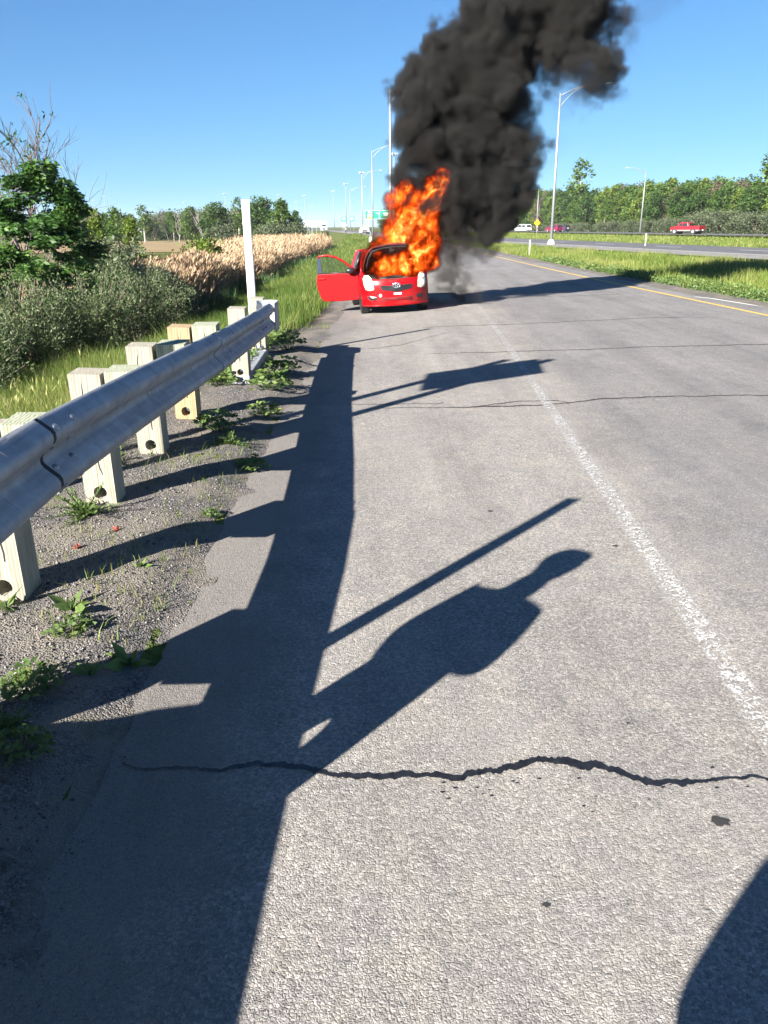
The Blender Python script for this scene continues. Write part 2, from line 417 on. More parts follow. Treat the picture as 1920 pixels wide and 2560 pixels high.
M['red_car'] = plain('red_car_paint', (0.25, 0.001, 0.003), 0.4, spec=0.2, coat=0.12)
def scorch(m):
    nt = m.node_tree; b = nt.nodes['Principled BSDF']; p = ocoord(nt); sx = nt.nodes.new('ShaderNodeSeparateXYZ'); nt.links.new(p, sx.inputs[0])
    n1 = noise(nt, p, 5.0, 5, .65); n2 = noise(nt, p, 1.7, 3, .5)
    h = math_(nt, 'ADD', sx.outputs[2], math_(nt, 'MULTIPLY_ADD', n1, .34, -.17))
    h = math_(nt, 'SUBTRACT', h, math_(nt, 'MULTIPLY', math_(nt, 'POWER', math_(nt, 'ABSOLUTE', sx.outputs[0]), 3.0), .55))
    k = ramp(nt, h, [(.74, 0.0), (.90, .9)])
    dirt = math_(nt, 'MULTIPLY', ramp(nt, n2, [(.45, 0.0), (.75, .25)]), ramp(nt, sx.outputs[2], [(.2, 1.0), (.55, .15)]))
    base = tuple(b.inputs['Base Color'].default_value)[:3]
    c = mixc(nt, k, base, (.03, .012, .01)); c = mixc(nt, dirt, c, (.16, .12, .09))
    nt.links.new(c, b.inputs['Base Color']); nt.links.new(ramp(nt, k, [(0, .32), (1, .8)]), b.inputs['Roughness'])
M['red_scorched'] = plain('red_car_paint_scorched', (0.27, 0.001, 0.004), 0.35, spec=0.25, coat=0.15); scorch(M['red_scorched'])
M['red_dark'] = plain('scorched_paint', (0.10, 0.012, 0.012), 0.7, var=0.6, scale=9)
M['soot'] = plain('soot', (0.022, 0.019, 0.017), 0.85, var=0.5, scale=12)
M['ash_grey'] = plain('burnt_insulation', (0.075, 0.064, 0.052), 0.9, var=0.5, scale=9, bmp=0.5)
M['tyre'] = plain('tyre_rubber', (0.022, 0.022, 0.023), 0.8)
M['black_plastic'] = plain('black_plastic', (0.016, 0.016, 0.018), 0.35)
M['chrome'] = plain('chrome', (0.75, 0.75, 0.76), 0.2, 0.95)
M['rim'] = plain('wheel_rim', (0.42, 0.42, 0.43), 0.4, 0.6)
M['lens'] = plain('yellowed_lens', (0.70, 0.62, 0.42), 0.22, coat=0.6)
M['reflector'] = plain('bright_reflector', (0.82, 0.80, 0.74), 0.25, 0.3)
M['bumper_shadow'] = plain('dark_inner', (0.03, 0.012, 0.012), 0.7)
def glass_mat(name, col, alpha):
    m, nt, b = new_mat(name)
    b.inputs['Base Color'].default_value = (*col, 1); b.inputs['Roughness'].default_value = 0.05
    t = nt.nodes.new('ShaderNodeBsdfTransparent'); t.inputs[0].default_value = (0.82, 0.86, 0.84, 1)
    mx = nt.nodes.new('ShaderNodeMixShader'); mx.inputs[0].default_value = alpha
    nt.links.new(t.outputs[0], mx.inputs[1]); nt.links.new(b.outputs[0], mx.inputs[2])
    nt.links.new(mx.outputs[0], nt.nodes['Material Output'].inputs[0]); return m
M['glass'] = glass_mat('window_glass', (0.04, 0.05, 0.05), 0.12)
M['glass_dark'] = plain('dark_glass', (0.02, 0.024, 0.028), 0.08)
M['white_paint'] = plain('white_paint_body', (0.75, 0.75, 0.74), 0.35, coat=0.4)
M['purple_car'] = plain('dark_red_paint', (0.16, 0.012, 0.045), 0.3, coat=0.5)
M['navy_car'] = plain('blue_black_paint', (0.025, 0.035, 0.06), 0.3, coat=0.5)
M['red_truck'] = plain('truck_red_paint', (0.33, 0.006, 0.012), 0.3, coat=0.5)
M['silver'] = plain('silver_trim', (0.28, 0.26, 0.25), 0.4, 0.4)
M['grey_sign'] = plain('sign_back_aluminium', (0.50, 0.50, 0.49), 0.6, 0.2, var=0.1)
M['lamp_steel'] = plain('lamp_post_steel', (0.27, 0.28, 0.29), 0.5, 0.4, var=0.1)
M['mast_steel'] = plain('mast_steel', (0.20, 0.22, 0.25), 0.6, 0.2)
M['lamp_head'] = plain('lamp_head_grey', (0.40, 0.42, 0.44), 0.5, 0.3)
M['concrete'] = plain('concrete', (0.50, 0.48, 0.44), 0.9, var=0.2, scale=6)
M['sign_green'] = plain('sign_green', (0.0, 0.20, 0.13), 0.5)
M['sign_yellow'] = plain('sign_yellow', (0.85, 0.55, 0.0), 0.5)
M['sign_white'] = plain('sign_white', (0.82, 0.82, 0.80), 0.5)
M['warehouse'] = plain('warehouse_wall', (0.48, 0.50, 0.53), 0.7, var=0.1, scale=0.2)
M['roof'] = plain('warehouse_roof', (0.24, 0.25, 0.27), 0.8)
M['cloth_dark'] = plain('dark_cloth', (0.05, 0.055, 0.07), 0.9)
M['cloth_blue'] = plain('denim_cloth', (0.06, 0.09, 0.16), 0.9)
M['skin'] = plain('skin', (0.45, 0.28, 0.20), 0.6)
M['hair'] = plain('hair', (0.03, 0.022, 0.016), 0.7)

def field_mat():
    m, nt, b = new_mat('farm_soil'); p = wpos(nt)
    n1 = noise(nt, p, 0.05, 5, 0.6); n2 = noise(nt, p, 1.5, 4, 0.6, sc=(0.25, 1, 1))
    c = ramp(nt, n1, [(0.3, (0.20, 0.145, 0.085)), (0.7, (0.26, 0.19, 0.11))])
    c = mixc(nt, ramp(nt, n2, [(0.5, 0.0), (0.7, 0.5)]), c, (0.12, 0.13, 0.05))
    nt.links.new(c, b.inputs['Base Color']); b.inputs['Roughness'].default_value = 1.0; b.inputs['Specular IOR Level'].default_value = 0.05
    return m
M['field'] = field_mat()

# ------------------------------------------------------------------ the lie of the land
_yt = np.arange(-40, 3001, 1.0)
def _curve(pts):
    a = np.interp(_yt, [p[0] for p in pts], [p[1] for p in pts])
    k = np.ones(15) / 15; pad = np.pad(a, 14, mode='edge'); a = np.convolve(np.convolve(pad, k, 'same'), k, 'same')[14:-14]
    return lambda y: np.interp(y, _yt, a)
XL = _curve([(-40, -1.15), (12, -1.1), (20, -1.0), (40, -.5), (70, .5), (90, .8), (110, .3), (130, -1), (171, -4.5), (250, -12), (394, -29), (600, -62), (1000, -150), (3000, -700)])
YEL = _curve([(-40, 10.6), (0, 9.1), (17, 8.42), (29, 7.75), (52, 7.28), (66, 7.15), (90, 7.0), (110, 6.3), (130, 5), (171, 1.8), (250, -5.5), (394, -22), (600, -55), (1000, -142), (3000, -690)])
HW = _curve([(-40, 37), (44.7, 20.9), (54.5, 18.6), (94, 11.5), (130, 5.2), (160, .6), (190, -5), (250, -11.5), (394, -28.5), (600, -61.5), (1000, -149), (3000, -699)])
def tilt(x, y):
    return -0.05 * sstep(14.5, 18.5, y) * (1 - sstep(40, 60, y)) * np.clip(1.1 - np.asarray(x, float), 0, 2.4)
def gz(x, y):
    x = np.asarray(x, float); y = np.asarray(y, float)
    d = XL(y) - x
    near = np.interp(d, [-1, 0, .22, .8, 1.5, 2.2, 4, 7], [-.06, -.015, .055, .075, .06, -.08, -.65, -1.25])
    far = np.interp(d, [-1, 0, .25, .9, 1.5, 2.5, 4.5, 8], [-.06, -.015, -.02, -.04, -.07, -.22, -.7, -1.25])
    w = sstep(11, 17, y)
    left = near * (1 - w) + far * w
    dr = x - (YEL(y) + 1.3)
    right = np.interp(dr, [0, .8, 3, 6], [-.015, -.02, -.12, -.18])
    mid = np.full_like(x + y, -.06)
    return np.where(d > -0.6, left, np.where(dr > -0.3, right, mid)) + tilt(x, y)

def axis(parts):
    return np.unique(np.round(np.concatenate([np.arange(a, b, s) for a, b, s in parts]), 3))
gx = axis([(-2000, -400, 100), (-400, -60, 12), (-60, -16, 2.5), (-16, -6, .6), (-6, 1, .2), (1, 8, 1.0), (8, 14, .4), (14, 60, 2.5), (60, 300, 12), (300, 2001, 100)])
gy = axis([(-60, -8, 4), (-8, 30, .5), (30, 70, 1.5), (70, 220, 5), (220, 700, 25), (700, 3001, 150)])
X, Y = np.meshgrid(gx, gy, indexing='ij')
Z = gz(X, Y)
bumpy = (fbm(X * .5, Y * .5, X * 0, 4) - .5) * .25 * sstep(1.6, 4, XL(Y) - X)
Z = Z + bumpy
nx_, ny_ = X.shape
idx = np.arange(nx_ * ny_).reshape(nx_, ny_)
Fq = np.stack([idx[:-1, :-1], idx[1:, :-1], idx[1:, 1:], idx[:-1, 1:]], -1).reshape(-1, 4)
setp(mesh_np('ground', np.stack([X, Y, Z], -1), Fq, M['terrain'], smooth=True), 'grassy ground falling away from the road into a flat plain', kind='structure')

def strip(name, mat, fa, fb, ys, n, z=0.0, label=None, zf=None, rough_edge=0.0, parent=None, kind='structure', attr=False):
    """a sheet between the curves x = fa(y) and x = fb(y)"""
    ys = np.asarray(ys, float); t = np.linspace(0, 1, n)
    a = fa(ys); b = fb(ys)
    if rough_edge:
        a = a + (fbm(ys * 2.3, ys * 0, ys * 0 + 3, 5, .6) - .5) * rough_edge + (fbm(ys * .5, ys * 0, ys * 0 + 8, 2) - .5) * rough_edge
    Xs = a[:, None] * (1 - t) + b[:, None] * t; Ys = np.repeat(ys[:, None], n, 1)
    Zs = (zf(Xs, Ys) if zf else tilt(Xs, Ys)) + z
    i = np.arange(len(ys) * n).reshape(len(ys), n)
    F = np.stack([i[:-1, :-1], i[:-1, 1:], i[1:, 1:], i[1:, :-1]], -1).reshape(-1, 4)
    at = {'across': np.tile(t, len(ys))} if attr else None
    o = mesh_np(name, np.stack([Xs, Ys, Zs], -1), F, mat, smooth=True, parent=parent, attrs=at)
    if kind: setp(o, label, kind=kind)
    return o
ys_ramp = axis([(-8, 14, .06), (14, 30, .4), (30, 200, 2)])
ramp_road = strip('road', M['asphalt'], XL, lambda y: YEL(y) + 1.2, ys_ramp, 40, 0.0, 'weathered grey asphalt road with a wide shoulder', rough_edge=0.16)
ys_far = axis([(-40, 200, 2), (200, 2600, 20)])
strip('paved_shoulder', M['asphalt_pale'], HW, lambda y: HW(y) + 4.2, ys_far, 3, -.006, 'pale paved shoulder of the second carriageway')
strip('highway', M['asphalt_dark'], lambda y: HW(y) + 4.2, lambda y: HW(y) + 13.6, ys_far, 4, -.006, 'dark grey asphalt highway carriageway')
strip('far_road', M['asphalt_dark'], lambda y: HW(y) + 43, lambda y: HW(y) + 53, ys_far, 3, .18, 'far carriageway in front of the woods')
# paint on the roads (parts of the road they lie on)
ys_p = axis([(-6, 30, .25), (30, 195, 2)])
def ribbon(name, mat, f, w, ys, z, parent): return strip(name, mat, lambda y: f(y) - w / 2, lambda y: f(y) + w / 2, ys, 3, z, parent=parent, kind=None, attr=True)
ribbon('yellow_edge_line', M['yellow_line'], YEL, .15, ys_p, .005, ramp_road)
ribbon('white_edge_line', M['white_worn'], lambda y: 1.5 + .0545 * (y - 2) - 0.0006 * np.clip(y - 12, 0, 60) ** 2, .16, axis([(-4, 34, .25)]), .005, ramp_road)
ribbon('old_white_line', M['white_line'], lambda y: np.interp(y, [17.6, 18.8, 21.3, 22], [9.32, 9.17, 8.80, 8.5]), .09, axis([(14, 21.8, .3)]), .005, ramp_road)
hwo = bpy.data.objects['highway']
ribbon('white_edge_line', M['white_line'], lambda y: HW(y) + 4.25, .22, ys_far, .002, hwo)
for k in range(24):
    y0 = 20 + k * 12.0
    ribbon('lane_dash', M['white_line'], lambda y: HW(y) + 8.9, .2, np.linspace(y0, y0 + 4, 4), .002, hwo)

# cracks and one painted shadow line on the asphalt (dark ribbons with frayed edges)
def crack(name, pts, w, mat, seed, label=None, fray=0.5, z=.004, step=.009):
    r = np.random.default_rng(seed)
    p = np.array(pts); seg = np.r_[0, np.cumsum(np.hypot(*np.diff(p, axis=0).T))]
    s = np.arange(0, seg[-1], step)
    x = np.interp(s, seg, p[:, 0]); y = np.interp(s, seg, p[:, 1])
    y = y + (fbm(s * 4 + seed, s * 0 + seed, s * 0, 4, .6) - .5) * .10 + (fbm(s * 26 + seed, s * 0 + seed, s * 0, 3, .6) - .5) * .02
    ww = np.interp(s, seg, w if hasattr(w, '__len__') else [w] * len(p)) * .5
    up = ww * np.clip(.34 + .6 * fray * (r.random(len(s)) ** 2 * 1.3 + (fbm(s * 14, s * 0, s * 0 + 2, 4, .65) - .3) * 2.6), .04, 3); dn = ww * np.clip(.34 + .6 * fray * (r.random(len(s)) ** 2 * 1.3 + (fbm(s * 14, s * 0, s * 0 + 7, 4, .65) - .3) * 2.6), .04, 3)
    zz = tilt(x, y) + z
    V = np.concatenate([np.stack([x, y - dn, zz], -1), np.stack([x, y + up, zz], -1)]); n = len(s)
    i = np.arange(n - 1); F = np.stack([i, i + 1, i + 1 + n, i + n], -1)
    o = mesh_np(name, V, F, mat, parent=ramp_road)
    if label: o['label'] = label
    return o
crack('tar_sealed_crack', [(-1.0, 2.37), (-.695, 2.35), (-.397, 2.357), (-.156, 2.309), (-.009, 2.296), (.138, 2.316), (.269, 2.303), (.42, 2.334), (.549, 2.389), (.687, 2.398), (.796, 2.351), (.926, 2.294), (1.06, 2.259), (1.208, 2.268), (1.386, 2.276), (1.652, 2.283)],
      [.012, .02, .035, .05, .05, .05, .045, .05, .05, .065, .06, .055, .045, .03, .02, .01], M['tar'], 1, 'glossy black tar sealed crack across the near asphalt', .55)
crack('crack_or_shadow_line', [(-.232, 8.342), (.189, 8.423), (.633, 8.404), (1.146, 8.422), (1.528, 8.446), (2.095, 8.586), (2.51, 8.781), (3.092, 8.865), (3.475, 8.892), (4.514, 8.912), (5.373, 8.941), (7.5, 9.0)],
      [.012, .02, .03, .075, .06, .05, .06, .06, .05, .05, .04, .03], M['crack'], 2)
crack('crack_or_shadow_line', [(1.0, 8.40), (1.33, 8.62), (1.573, 8.715), (1.992, 8.739), (2.105, 8.627)], [.02, .05, .04, .04, .03], M['crack'], 3)
crack('crack_or_shadow_line', [(-.4, 8.62), (.2, 8.60), (.7, 8.66)], .025, M['crack'], 8)
crack('crack_or_shadow_line', [(.72, 12.281), (1.547, 12.312), (2.203, 12.437), (3.179, 12.502), (4.22, 12.739), (6.399, 12.912), (7.6, 12.97)], [.03, .04, .05, .05, .06, .06, .05], M['crack'], 4)
crack('crack_or_shadow_line', [(-.25, 12.8), (.3, 13.2), (.8, 14.1), (1.35, 15.0)], [.03, .04, .03, .02], M['crack'], 9)  # dark ribbon painted along the far marker post's shadow line
crack('crack_or_shadow_line', [(.8, 15.6), (1.484, 15.804), (2.639, 15.98), (3.687, 16.311), (5.972, 16.931), (7.248, 16.898)], [.02, .05, .05, .06, .06, .04], M['crack'], 5)
crack('crack_or_shadow_line', [(1.2, 21.0), (2.72, 22.08), (5.0, 22.35), (6.97, 22.93)], .06, M['crack'], 6)
_r = np.random.default_rng(12)
n_ = 70; tx = _r.uniform(.05, 1.5, n_); ty = 2.22 + _r.normal(0, .05, n_) + .03 * np.sin(tx * 5); ts = .0015 + .0045 * _r.random(n_) ** 2
ang = np.linspace(0, 2 * PI, 6)[:-1]
Vt = np.stack([tx[:, None] + ts[:, None] * np.cos(ang) * (1 + _r.random((n_, 5))), ty[:, None] + ts[:, None] * np.sin(ang), np.full((n_, 5), .004)], -1)
o = mesh_np('tar_crumbs', Vt.reshape(-1, 3), np.arange(n_ * 5).reshape(n_, 5), M['tar'], parent=ramp_road); o['kind'] = 'stuff'
for k, (cx_, cy_, r_) in enumerate([(1.13, 2.07, .03), (.47, 1.735, .012), (.98, 2.62, .008), (1.45, 4.45, .02), (.75, 5.1, .018)]):
    t = np.linspace(0, 2 * PI, 14, endpoint=False); rr = r_ * (.7 + .6 * np.random.default_rng(k).random(14))
    V = np.stack([cx_ + rr * np.cos(t), cy_ + rr * np.sin(t) * .75, np.full(14, .004)], -1)
    o = mesh_np('oil_stain', V, np.arange(14)[None, :], M['crack'], parent=ramp_road)

# gravel verge under the guardrail
gs = strip('gravel_shoulder', M['gravel'], lambda y: XL(y) - 2.1, lambda y: XL(y) + .14, axis([(-8, 24, .12), (24, 60, .5)]), 26, .012, 'dark gravel and dust verge along the asphalt edge',
           zf=lambda x, y: gz(x, y) + (fbm(x * 5, y * 5, x * 0, 4) - .5) * .045)
def verge_z(x, y): return gz(x, y) + .012 + (fbm(np.asarray(x, float) * 5, np.asarray(y, float) * 5, np.asarray(x, float) * 0, 4) - .5) * .045
strip('gravel_shoulder', M['gravel'], lambda y: YEL(y) + .85, lambda y: YEL(y) + 1.75, axis([(-8, 100, 1)]), 6, .006, 'narrow gravel strip between the yellow line and the grass island', rough_edge=.5)
# farm field and reed bed floor
strip('farm_field', M['field'], lambda y: y * 0 - 62 - (y - 110) * .28, lambda y: -20 - (y - 110) * .12 + y * 0, axis([(112, 214, 3)]), 8, .06, 'bare brown farm field behind the reeds', zf=lambda x, y: gz(x, y))

# added unseen mound behind the guardrail, shaped to cast the dark lower left shadow
mb = MB()
def shadow_mound_surface(u, v):
    a = 2 * PI * u; q = v
    x = -2.25 + .75 * q * math.cos(a); y = .36 + 1.7 * q * math.sin(a)
    return (x, y, -.25 + 1.36 * (1 - q ** 2.8) * (1 + .08 * math.sin(5 * a)) + .05 * math.sin(17 * x + 9 * y))
mb.grid(shadow_mound_surface, 33, 12)
o = mb.build('shadow_mound', M['gravel'], None, smooth=True); setp(o, 'added unseen mound behind the guardrail that casts the dark lower left shadow', kind='structure')
# loose stones on the verge
def stones(name, n, xr, yr, smin, smax, mat, dens=None):
    x = rng.uniform(*xr, n); y = yr[0] + (yr[1] - yr[0]) * rng.random(n) ** 1.35
    if dens is not None:
        k = dens(x, y) > rng.random(n); x = x[k]; y = y[k]
    n = len(x); z = verge_z(x, y)
    s = smin + (smax - smin) * rng.random(n) ** 2.5
    base = np.array([(1, 0, 0), (-1, 0, 0), (0, 1, 0), (0, -1, 0), (0, 0, 1), (0, 0, -1)], float)
    F0 = np.array([(0, 2, 4), (2, 1, 4), (1, 3, 4), (3, 0, 4), (2, 0, 5), (1, 2, 5), (3, 1, 5), (0, 3, 5)])
    V = base[None] * (0.55 + .75 * rng.random((n, 6, 1))) + rng.normal(0, .18, (n, 6, 3))
    V = V * s[:, None, None] * np.array([1, 1, .7]) ; a = rng.uniform(0, 6.28, n)
    ca, sa = np.cos(a)[:, None], np.sin(a)[:, None]
    V = np.stack([V[..., 0] * ca - V[..., 1] * sa, V[..., 0] * sa + V[..., 1] * ca, V[..., 2]], -1) + np.stack([x, y, z + s * .25], -1)[:, None]
    F = (F0[None] + 6 * np.arange(n)[:, None, None]).reshape(-1, 3)
    return mesh_np(name, V, F, mat, attrs={'var': np.repeat(rng.random(n), 6)})
def stone_mat():
    m, nt, b = new_mat('loose_stone'); at = nt.nodes.new('ShaderNodeAttribute'); at.attribute_name = 'var'
    nt.links.new(ramp(nt, at.outputs['Fac'], [(0, (.05, .047, .045)), (.55, (.13, .12, .115)), (.85, (.19, .178, .168)), (1, (.27, .255, .235))]), b.inputs['Base Color'])
    b.inputs['Roughness'].default_value = .9; return m
M['stone'] = stone_mat()
setp(stones('gravel', 46000, (-3.0, -1.0), (1.2, 11), .0025, .0105, M['stone'],
     lambda x, y: np.clip(1.2 - (np.abs(x + 2.0) / .85) ** 2 + (fbm(x * 2, y * 2, x * 0, 3) - .5) * 2.2, 0.03, 1)), 'loose dark gravel stones under the guardrail', kind='stuff')
setp(stones('gravel', 16000, (-1.15, .1), (1.2, 14), .002, .0075, M['stone'], lambda x, y: np.clip((-x - .35) * 1.2, .01, 1) ** 2), 'scattered fine grit on the asphalt edge', kind='stuff')

# ------------------------------------------------------------------ guardrail
GR = empty('guardrail', (-1.95, 6.0, 0))
setp(GR, 'long galvanised steel guardrail on paired wooden posts beside the road', 'guardrail')
GRM = Vector((-1.95, 6.0, 0))
RAILY = [-8, .3, 2.9, 3.4, 4.93, 7.75, 10.0, 11.3]; RAILZ = [.73, .75, .885, .89, .853, .757, .712, .70]
def rz_(y): return float(np.interp(y, RAILY, RAILZ))
PROF = [(d_, z_ * 1.13) for d_, z_ in [(.008, .174), (.022, .166), (.074, .128), (.086, .112), (.086, .088), (.076, .070), (.018, .026), (.006, .010), (.006, -.010), (.018, -.026), (.076, -.070), (.086, -.088), (.086, -.112), (.074, -.128), (.022, -.166), (.008, -.174)]]
XB = -1.605
def rail_section(y0, y1, off, n):
    mb = MB()
    ys = np.linspace(y0, y1, n)
    def prof(dd): return [(d + dd, z * (1 + dd * .6)) for d, z in PROF]
    outer = prof(off); inner = [(d - .005, z) for d, z in outer]
    loop = outer + inner[::-1]; k = len(loop)
    vs = [(XB + d - GRM.x, y - GRM.y, rz_(y) + z) for y in ys for d, z in loop]
    fs = [(i * k + j, (i + 1) * k + j, (i + 1) * k + (j + 1) % k, i * k + (j + 1) % k) for i in range(n - 1) for j in range(k)]
    m = len(outer)
    for b0, fl in ((0, False), ((n - 1) * k, True)):
        for j in range(m - 1):
            q = (b0 + j, b0 + j + 1, b0 + k - 2 - j, b0 + k - 1 - j); fs.append(q if fl else q[::-1])
    mb.add(vs, fs)
    return mb.build('rail_section', M['galv'], GR, autos=40)
secA = rail_section(-8, 3.43, .007, 14)
secB = rail_section(3.02, 7.72, 0, 20)
secC = rail_section(7.36, 11.2, .007, 16)
def lap_shade(y, off, sec):  # black strip that paints the shadow gap behind an overlapping rail edge
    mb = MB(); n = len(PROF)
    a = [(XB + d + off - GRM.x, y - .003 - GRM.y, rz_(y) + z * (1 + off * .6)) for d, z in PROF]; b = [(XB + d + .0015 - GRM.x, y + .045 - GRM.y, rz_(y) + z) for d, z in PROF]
    mb.add(a + b, [(i, i + 1, n + i + 1, n + i) for i in range(n - 1)]); mb.build('lap_shade_strip', M['black'], sec)
lap_shade(3.43, .006, secA); lap_shade(7.372, .004, secC)
# painted shade behind the overlapping edge, bolts
def prof_at(z):
    zs = [p[1] for p in PROF][::-1]; ds = [p[0] for p in PROF][::-1]; return float(np.interp(z, zs, ds))
def bolt_at(sec, y, z, r=.019, off=.0):
    mb = MB(); d = prof_at(z); e = .004
    nrm = Vector((prof_at(z - e) - prof_at(z + e), 0, 0)); sl = (prof_at(z + e) - prof_at(z - e)) / (2 * e)
    nv = Vector((1, 0, -sl)).normalized(); t1 = Vector((0, 1, 0)); t2 = nv.cross(t1)
    Mx = Matrix((t1, t2, nv)).transposed()
    mb.ell((XB + d + off - GRM.x, y - GRM.y, rz_(y) + z), (r * 1.35, r, .009), 10, 6, Mx)
    mb.build('bolt', M['bolt'], sec, smooth=True)
for z in (.145, .05, -.05, -.145):
    for dy in (.09, .30): bolt_at(secB, 3.43 + dy, z)
    for dy in (-.30, -.09): bolt_at(secA, 3.43 + dy + .0, z, off=.007) if False else None
    for dy in (.09, .24): bolt_at(secC, 7.75 + dy, z, off=.007)
for z in (.145, -.145, .05, -.05):
    for y in (10.6, 10.78, 10.95, 11.1): bolt_at(secC, y, z, .013, off=.007)
for y in (5.2, 6.45): bolt_at(secB, y, 0.0, .02)
bolt_at(secC, 9.7, 0.0, .02, off=.007)
# slotted holes seen from the road side
for y in (10.2, 10.42):
    for z in (.03, -.06):
        mbx = MB(); mbx.box((XB + prof_at(z) + .009 - GRM.x, y - GRM.y, rz_(y) + z), (.006, .10, .022)); mbx.build('slot', M['black'], secC)
# end nose: a plate that wraps round the end post
nose = MB()
def nose_fn(u, v):
    if u < .35: p = (XB + .098, 11.08 + u / .35 * .42)
    else:
        a = (u - .35) / .65 * PI * .9
        p = (XB + .098 - .17 + .17 * math.cos(a), 11.50 + .17 * math.sin(a))
    return (p[0] - GRM.x, p[1] - GRM.y, .70 + (v - .5) * .40)
nose.grid(nose_fn, 16, 6)
nose.build('end_nose', M['galv'], GR, smooth=True, thick=.006)

def post_mesh(w, d, h, hole_z=None, r=.047):
    """a square timber, front face at y=-d/2, with an optional round hole through y"""
    mb = MB(); x0, x1, y0, y1 = -w / 2, w / 2, -d / 2, d / 2
    tz = lambda x, y: h + .012 * (y / d) - .006 * x / w
    if hole_z is None:
        vs = [(x, y, z) for (x, y) in ((x0, y0), (x1, y0), (x1, y1), (x0, y1)) for z in (-.25, None)]
        vs = [(x, y, tz(x, y) if z is None else z) for x, y, z in vs]
        mb.add(vs, [(0, 2, 3, 1), (2, 4, 5, 3), (4, 6, 7, 5), (6, 0, 1, 7), (1, 3, 5, 7)])
        return mb
    n = 16; ring = [(r * math.cos(2 * PI * i / n), hole_z + r * math.sin(2 * PI * i / n)) for i in range(n)]
    sq = []
    for i in range(n):
        a = 2 * PI * i / n; c, s = math.cos(a), math.sin(a); k = (w / 2) / max(abs(c), abs(s)); sq.append((c * k, hole_z + s * k))
    for yy in (y0, y1):
        b = [(x, yy, z) for x, z in ring] + [(x, yy, z) for x, z in sq]
        mb.add(b, [(i, (i + 1) % n, n + (i + 1) % n, n + i) for i in range(n)])
        zt, zb = hole_z + w / 2, hole_z - w / 2
        mb.add([(x0, yy, zt), (x1, yy, zt), (x1, yy, tz(x1, yy)), (x0, yy, tz(x0, yy))], [(0, 1, 2, 3)])
        mb.add([(x0, yy, -.25), (x1, yy, -.25), (x1, yy, zb), (x0, yy, zb)], [(0, 1, 2, 3)])
    mb.add([(x, y0, z) for x, z in ring] + [(x, y1, z) for x, z in ring], [(i, n + i, n + (i + 1) % n, (i + 1) % n) for i in range(n)])
    mb.add([(x0, y0, -.25), (x0, y1, -.25), (x0, y1, tz(x0, y1)), (x0, y0, tz(x0, y0))], [(0, 1, 2, 3)])
    mb.add([(x1, y0, -.25), (x1, y1, -.25), (x1, y1, tz(x1, y1)), (x1, y0, tz(x1, y0))], [(0, 1, 2, 3)])
    mb.add([(x, y, tz(x, y)) for x, y in ((x0, y0), (x1, y0), (x1, y1), (x0, y1))], [(0, 1, 2, 3)])
    return mb
def wood_piece(name, mb, mat, loc, rz=0.0, ry=0.0, lab=None):
    o = mb.build(name, mat, GR); o.location = Vector(loc) - GRM; o.rotation_euler = (0, ry, rz)
    if lab: o['label'] = lab
    return o
def crackline(parent, x, y, z0, z1, seed):
    mb = MB(); r = random.Random(seed); n = 9; pts = []
    for i in range(n):
        t = i / (n - 1); pts.append((x + r.uniform(-.006, .006) + .008 * math.sin(t * 5 + seed), z0 + (z1 - z0) * t, .0035 * math.sin(PI * min(1, t + .15)) ** .5 + .0006))
    vs = [(px - w, y, pz) for px, pz, w in pts] + [(px + w, y, pz) for px, pz, w in pts]
    mb.add(vs, [(i, i + 1, n + i + 1, n + i) for i in range(n - 1)])
    return mb.build('split', M['black'], parent)
PY = [2.0, 3.72, 5.2, 6.45, 7.72]
for k, y in enumerate(PY):
    mat = M['wood_tan'] if k == 4 else M['wood']
    p = wood_piece('post', post_mesh(.215, .19, 1.0, .165 if k != 1 else .15), mat, (-1.985, y, gz(-1.985, y)*0), rz=random.uniform(-.03, .03), ry=random.uniform(-.008, .008))
    crackline(p, -.02, -.0975, .62, .985, k); crackline(p, .03, -.0975, .3, .68, k + 20)
    if k == 2:
        mbl = MB(); mbl.ell((0.075, -.0955, .47), (.018, .002, .026), 10, 5); mbl.build('knot', M['bark'], p)
    b = MB()
    w, d = .235, .20
    vs = [(sx * w / 2, sy * d / 2, z + (.008 * sy if z > .5 else 0)) for sx in (-1, 1) for sy in (-1, 1) for z in (.66, 1.015)]
    b.add(vs, [(0, 1, 3, 2), (4, 6, 7, 5), (0, 4, 5, 1), (2, 3, 7, 6), (0, 2, 6, 4), (1, 5, 7, 3)])
    q = wood_piece('spacer_block', b, M['wood_green'], (-1.735, y + .012, 0.0 if k > 1 else 0.01), rz=random.uniform(-.03, .03))
    crackline(q, .01, -.1025, .72, 1.0, k + 40)
for k, (x, y, h) in enumerate([(-1.765, 9.65, .985), (-1.85, 11.75, .925)]):
    p = wood_piece('post', post_mesh(.205, .19, h, .215, .04), M['wood'], (x, y, 0))
    crackline(p, .01, -.0975, .35, .97, k + 60)
    t = MB(); t.box((x - GRM.x, y - GRM.y, .03), (.225, .215, .28)); t.build('foundation_tube', M['galv_dull'], GR, bevel=.006)
st = MB(); st.box((-1.805 - GRM.x, 10.7 - GRM.y, .09), (.20, 1.86, .16), rz=.04); st.build('ground_strut', M['galv_dull'], GR, bevel=.01)
cb = MB(); cb.tube([(-1.83 - GRM.x, 11.66 - GRM.y, .22), (-1.70 - GRM.x, 10.9 - GRM.y, .40), (-1.62 - GRM.x, 10.1 - GRM.y, .62)], .013, 8); cb.ell((-1.83 - GRM.x, 11.645 - GRM.y, .215), (.05, .015, .05), 10, 6); cb.build('anchor_cable', M['bolt'], GR, smooth=True)

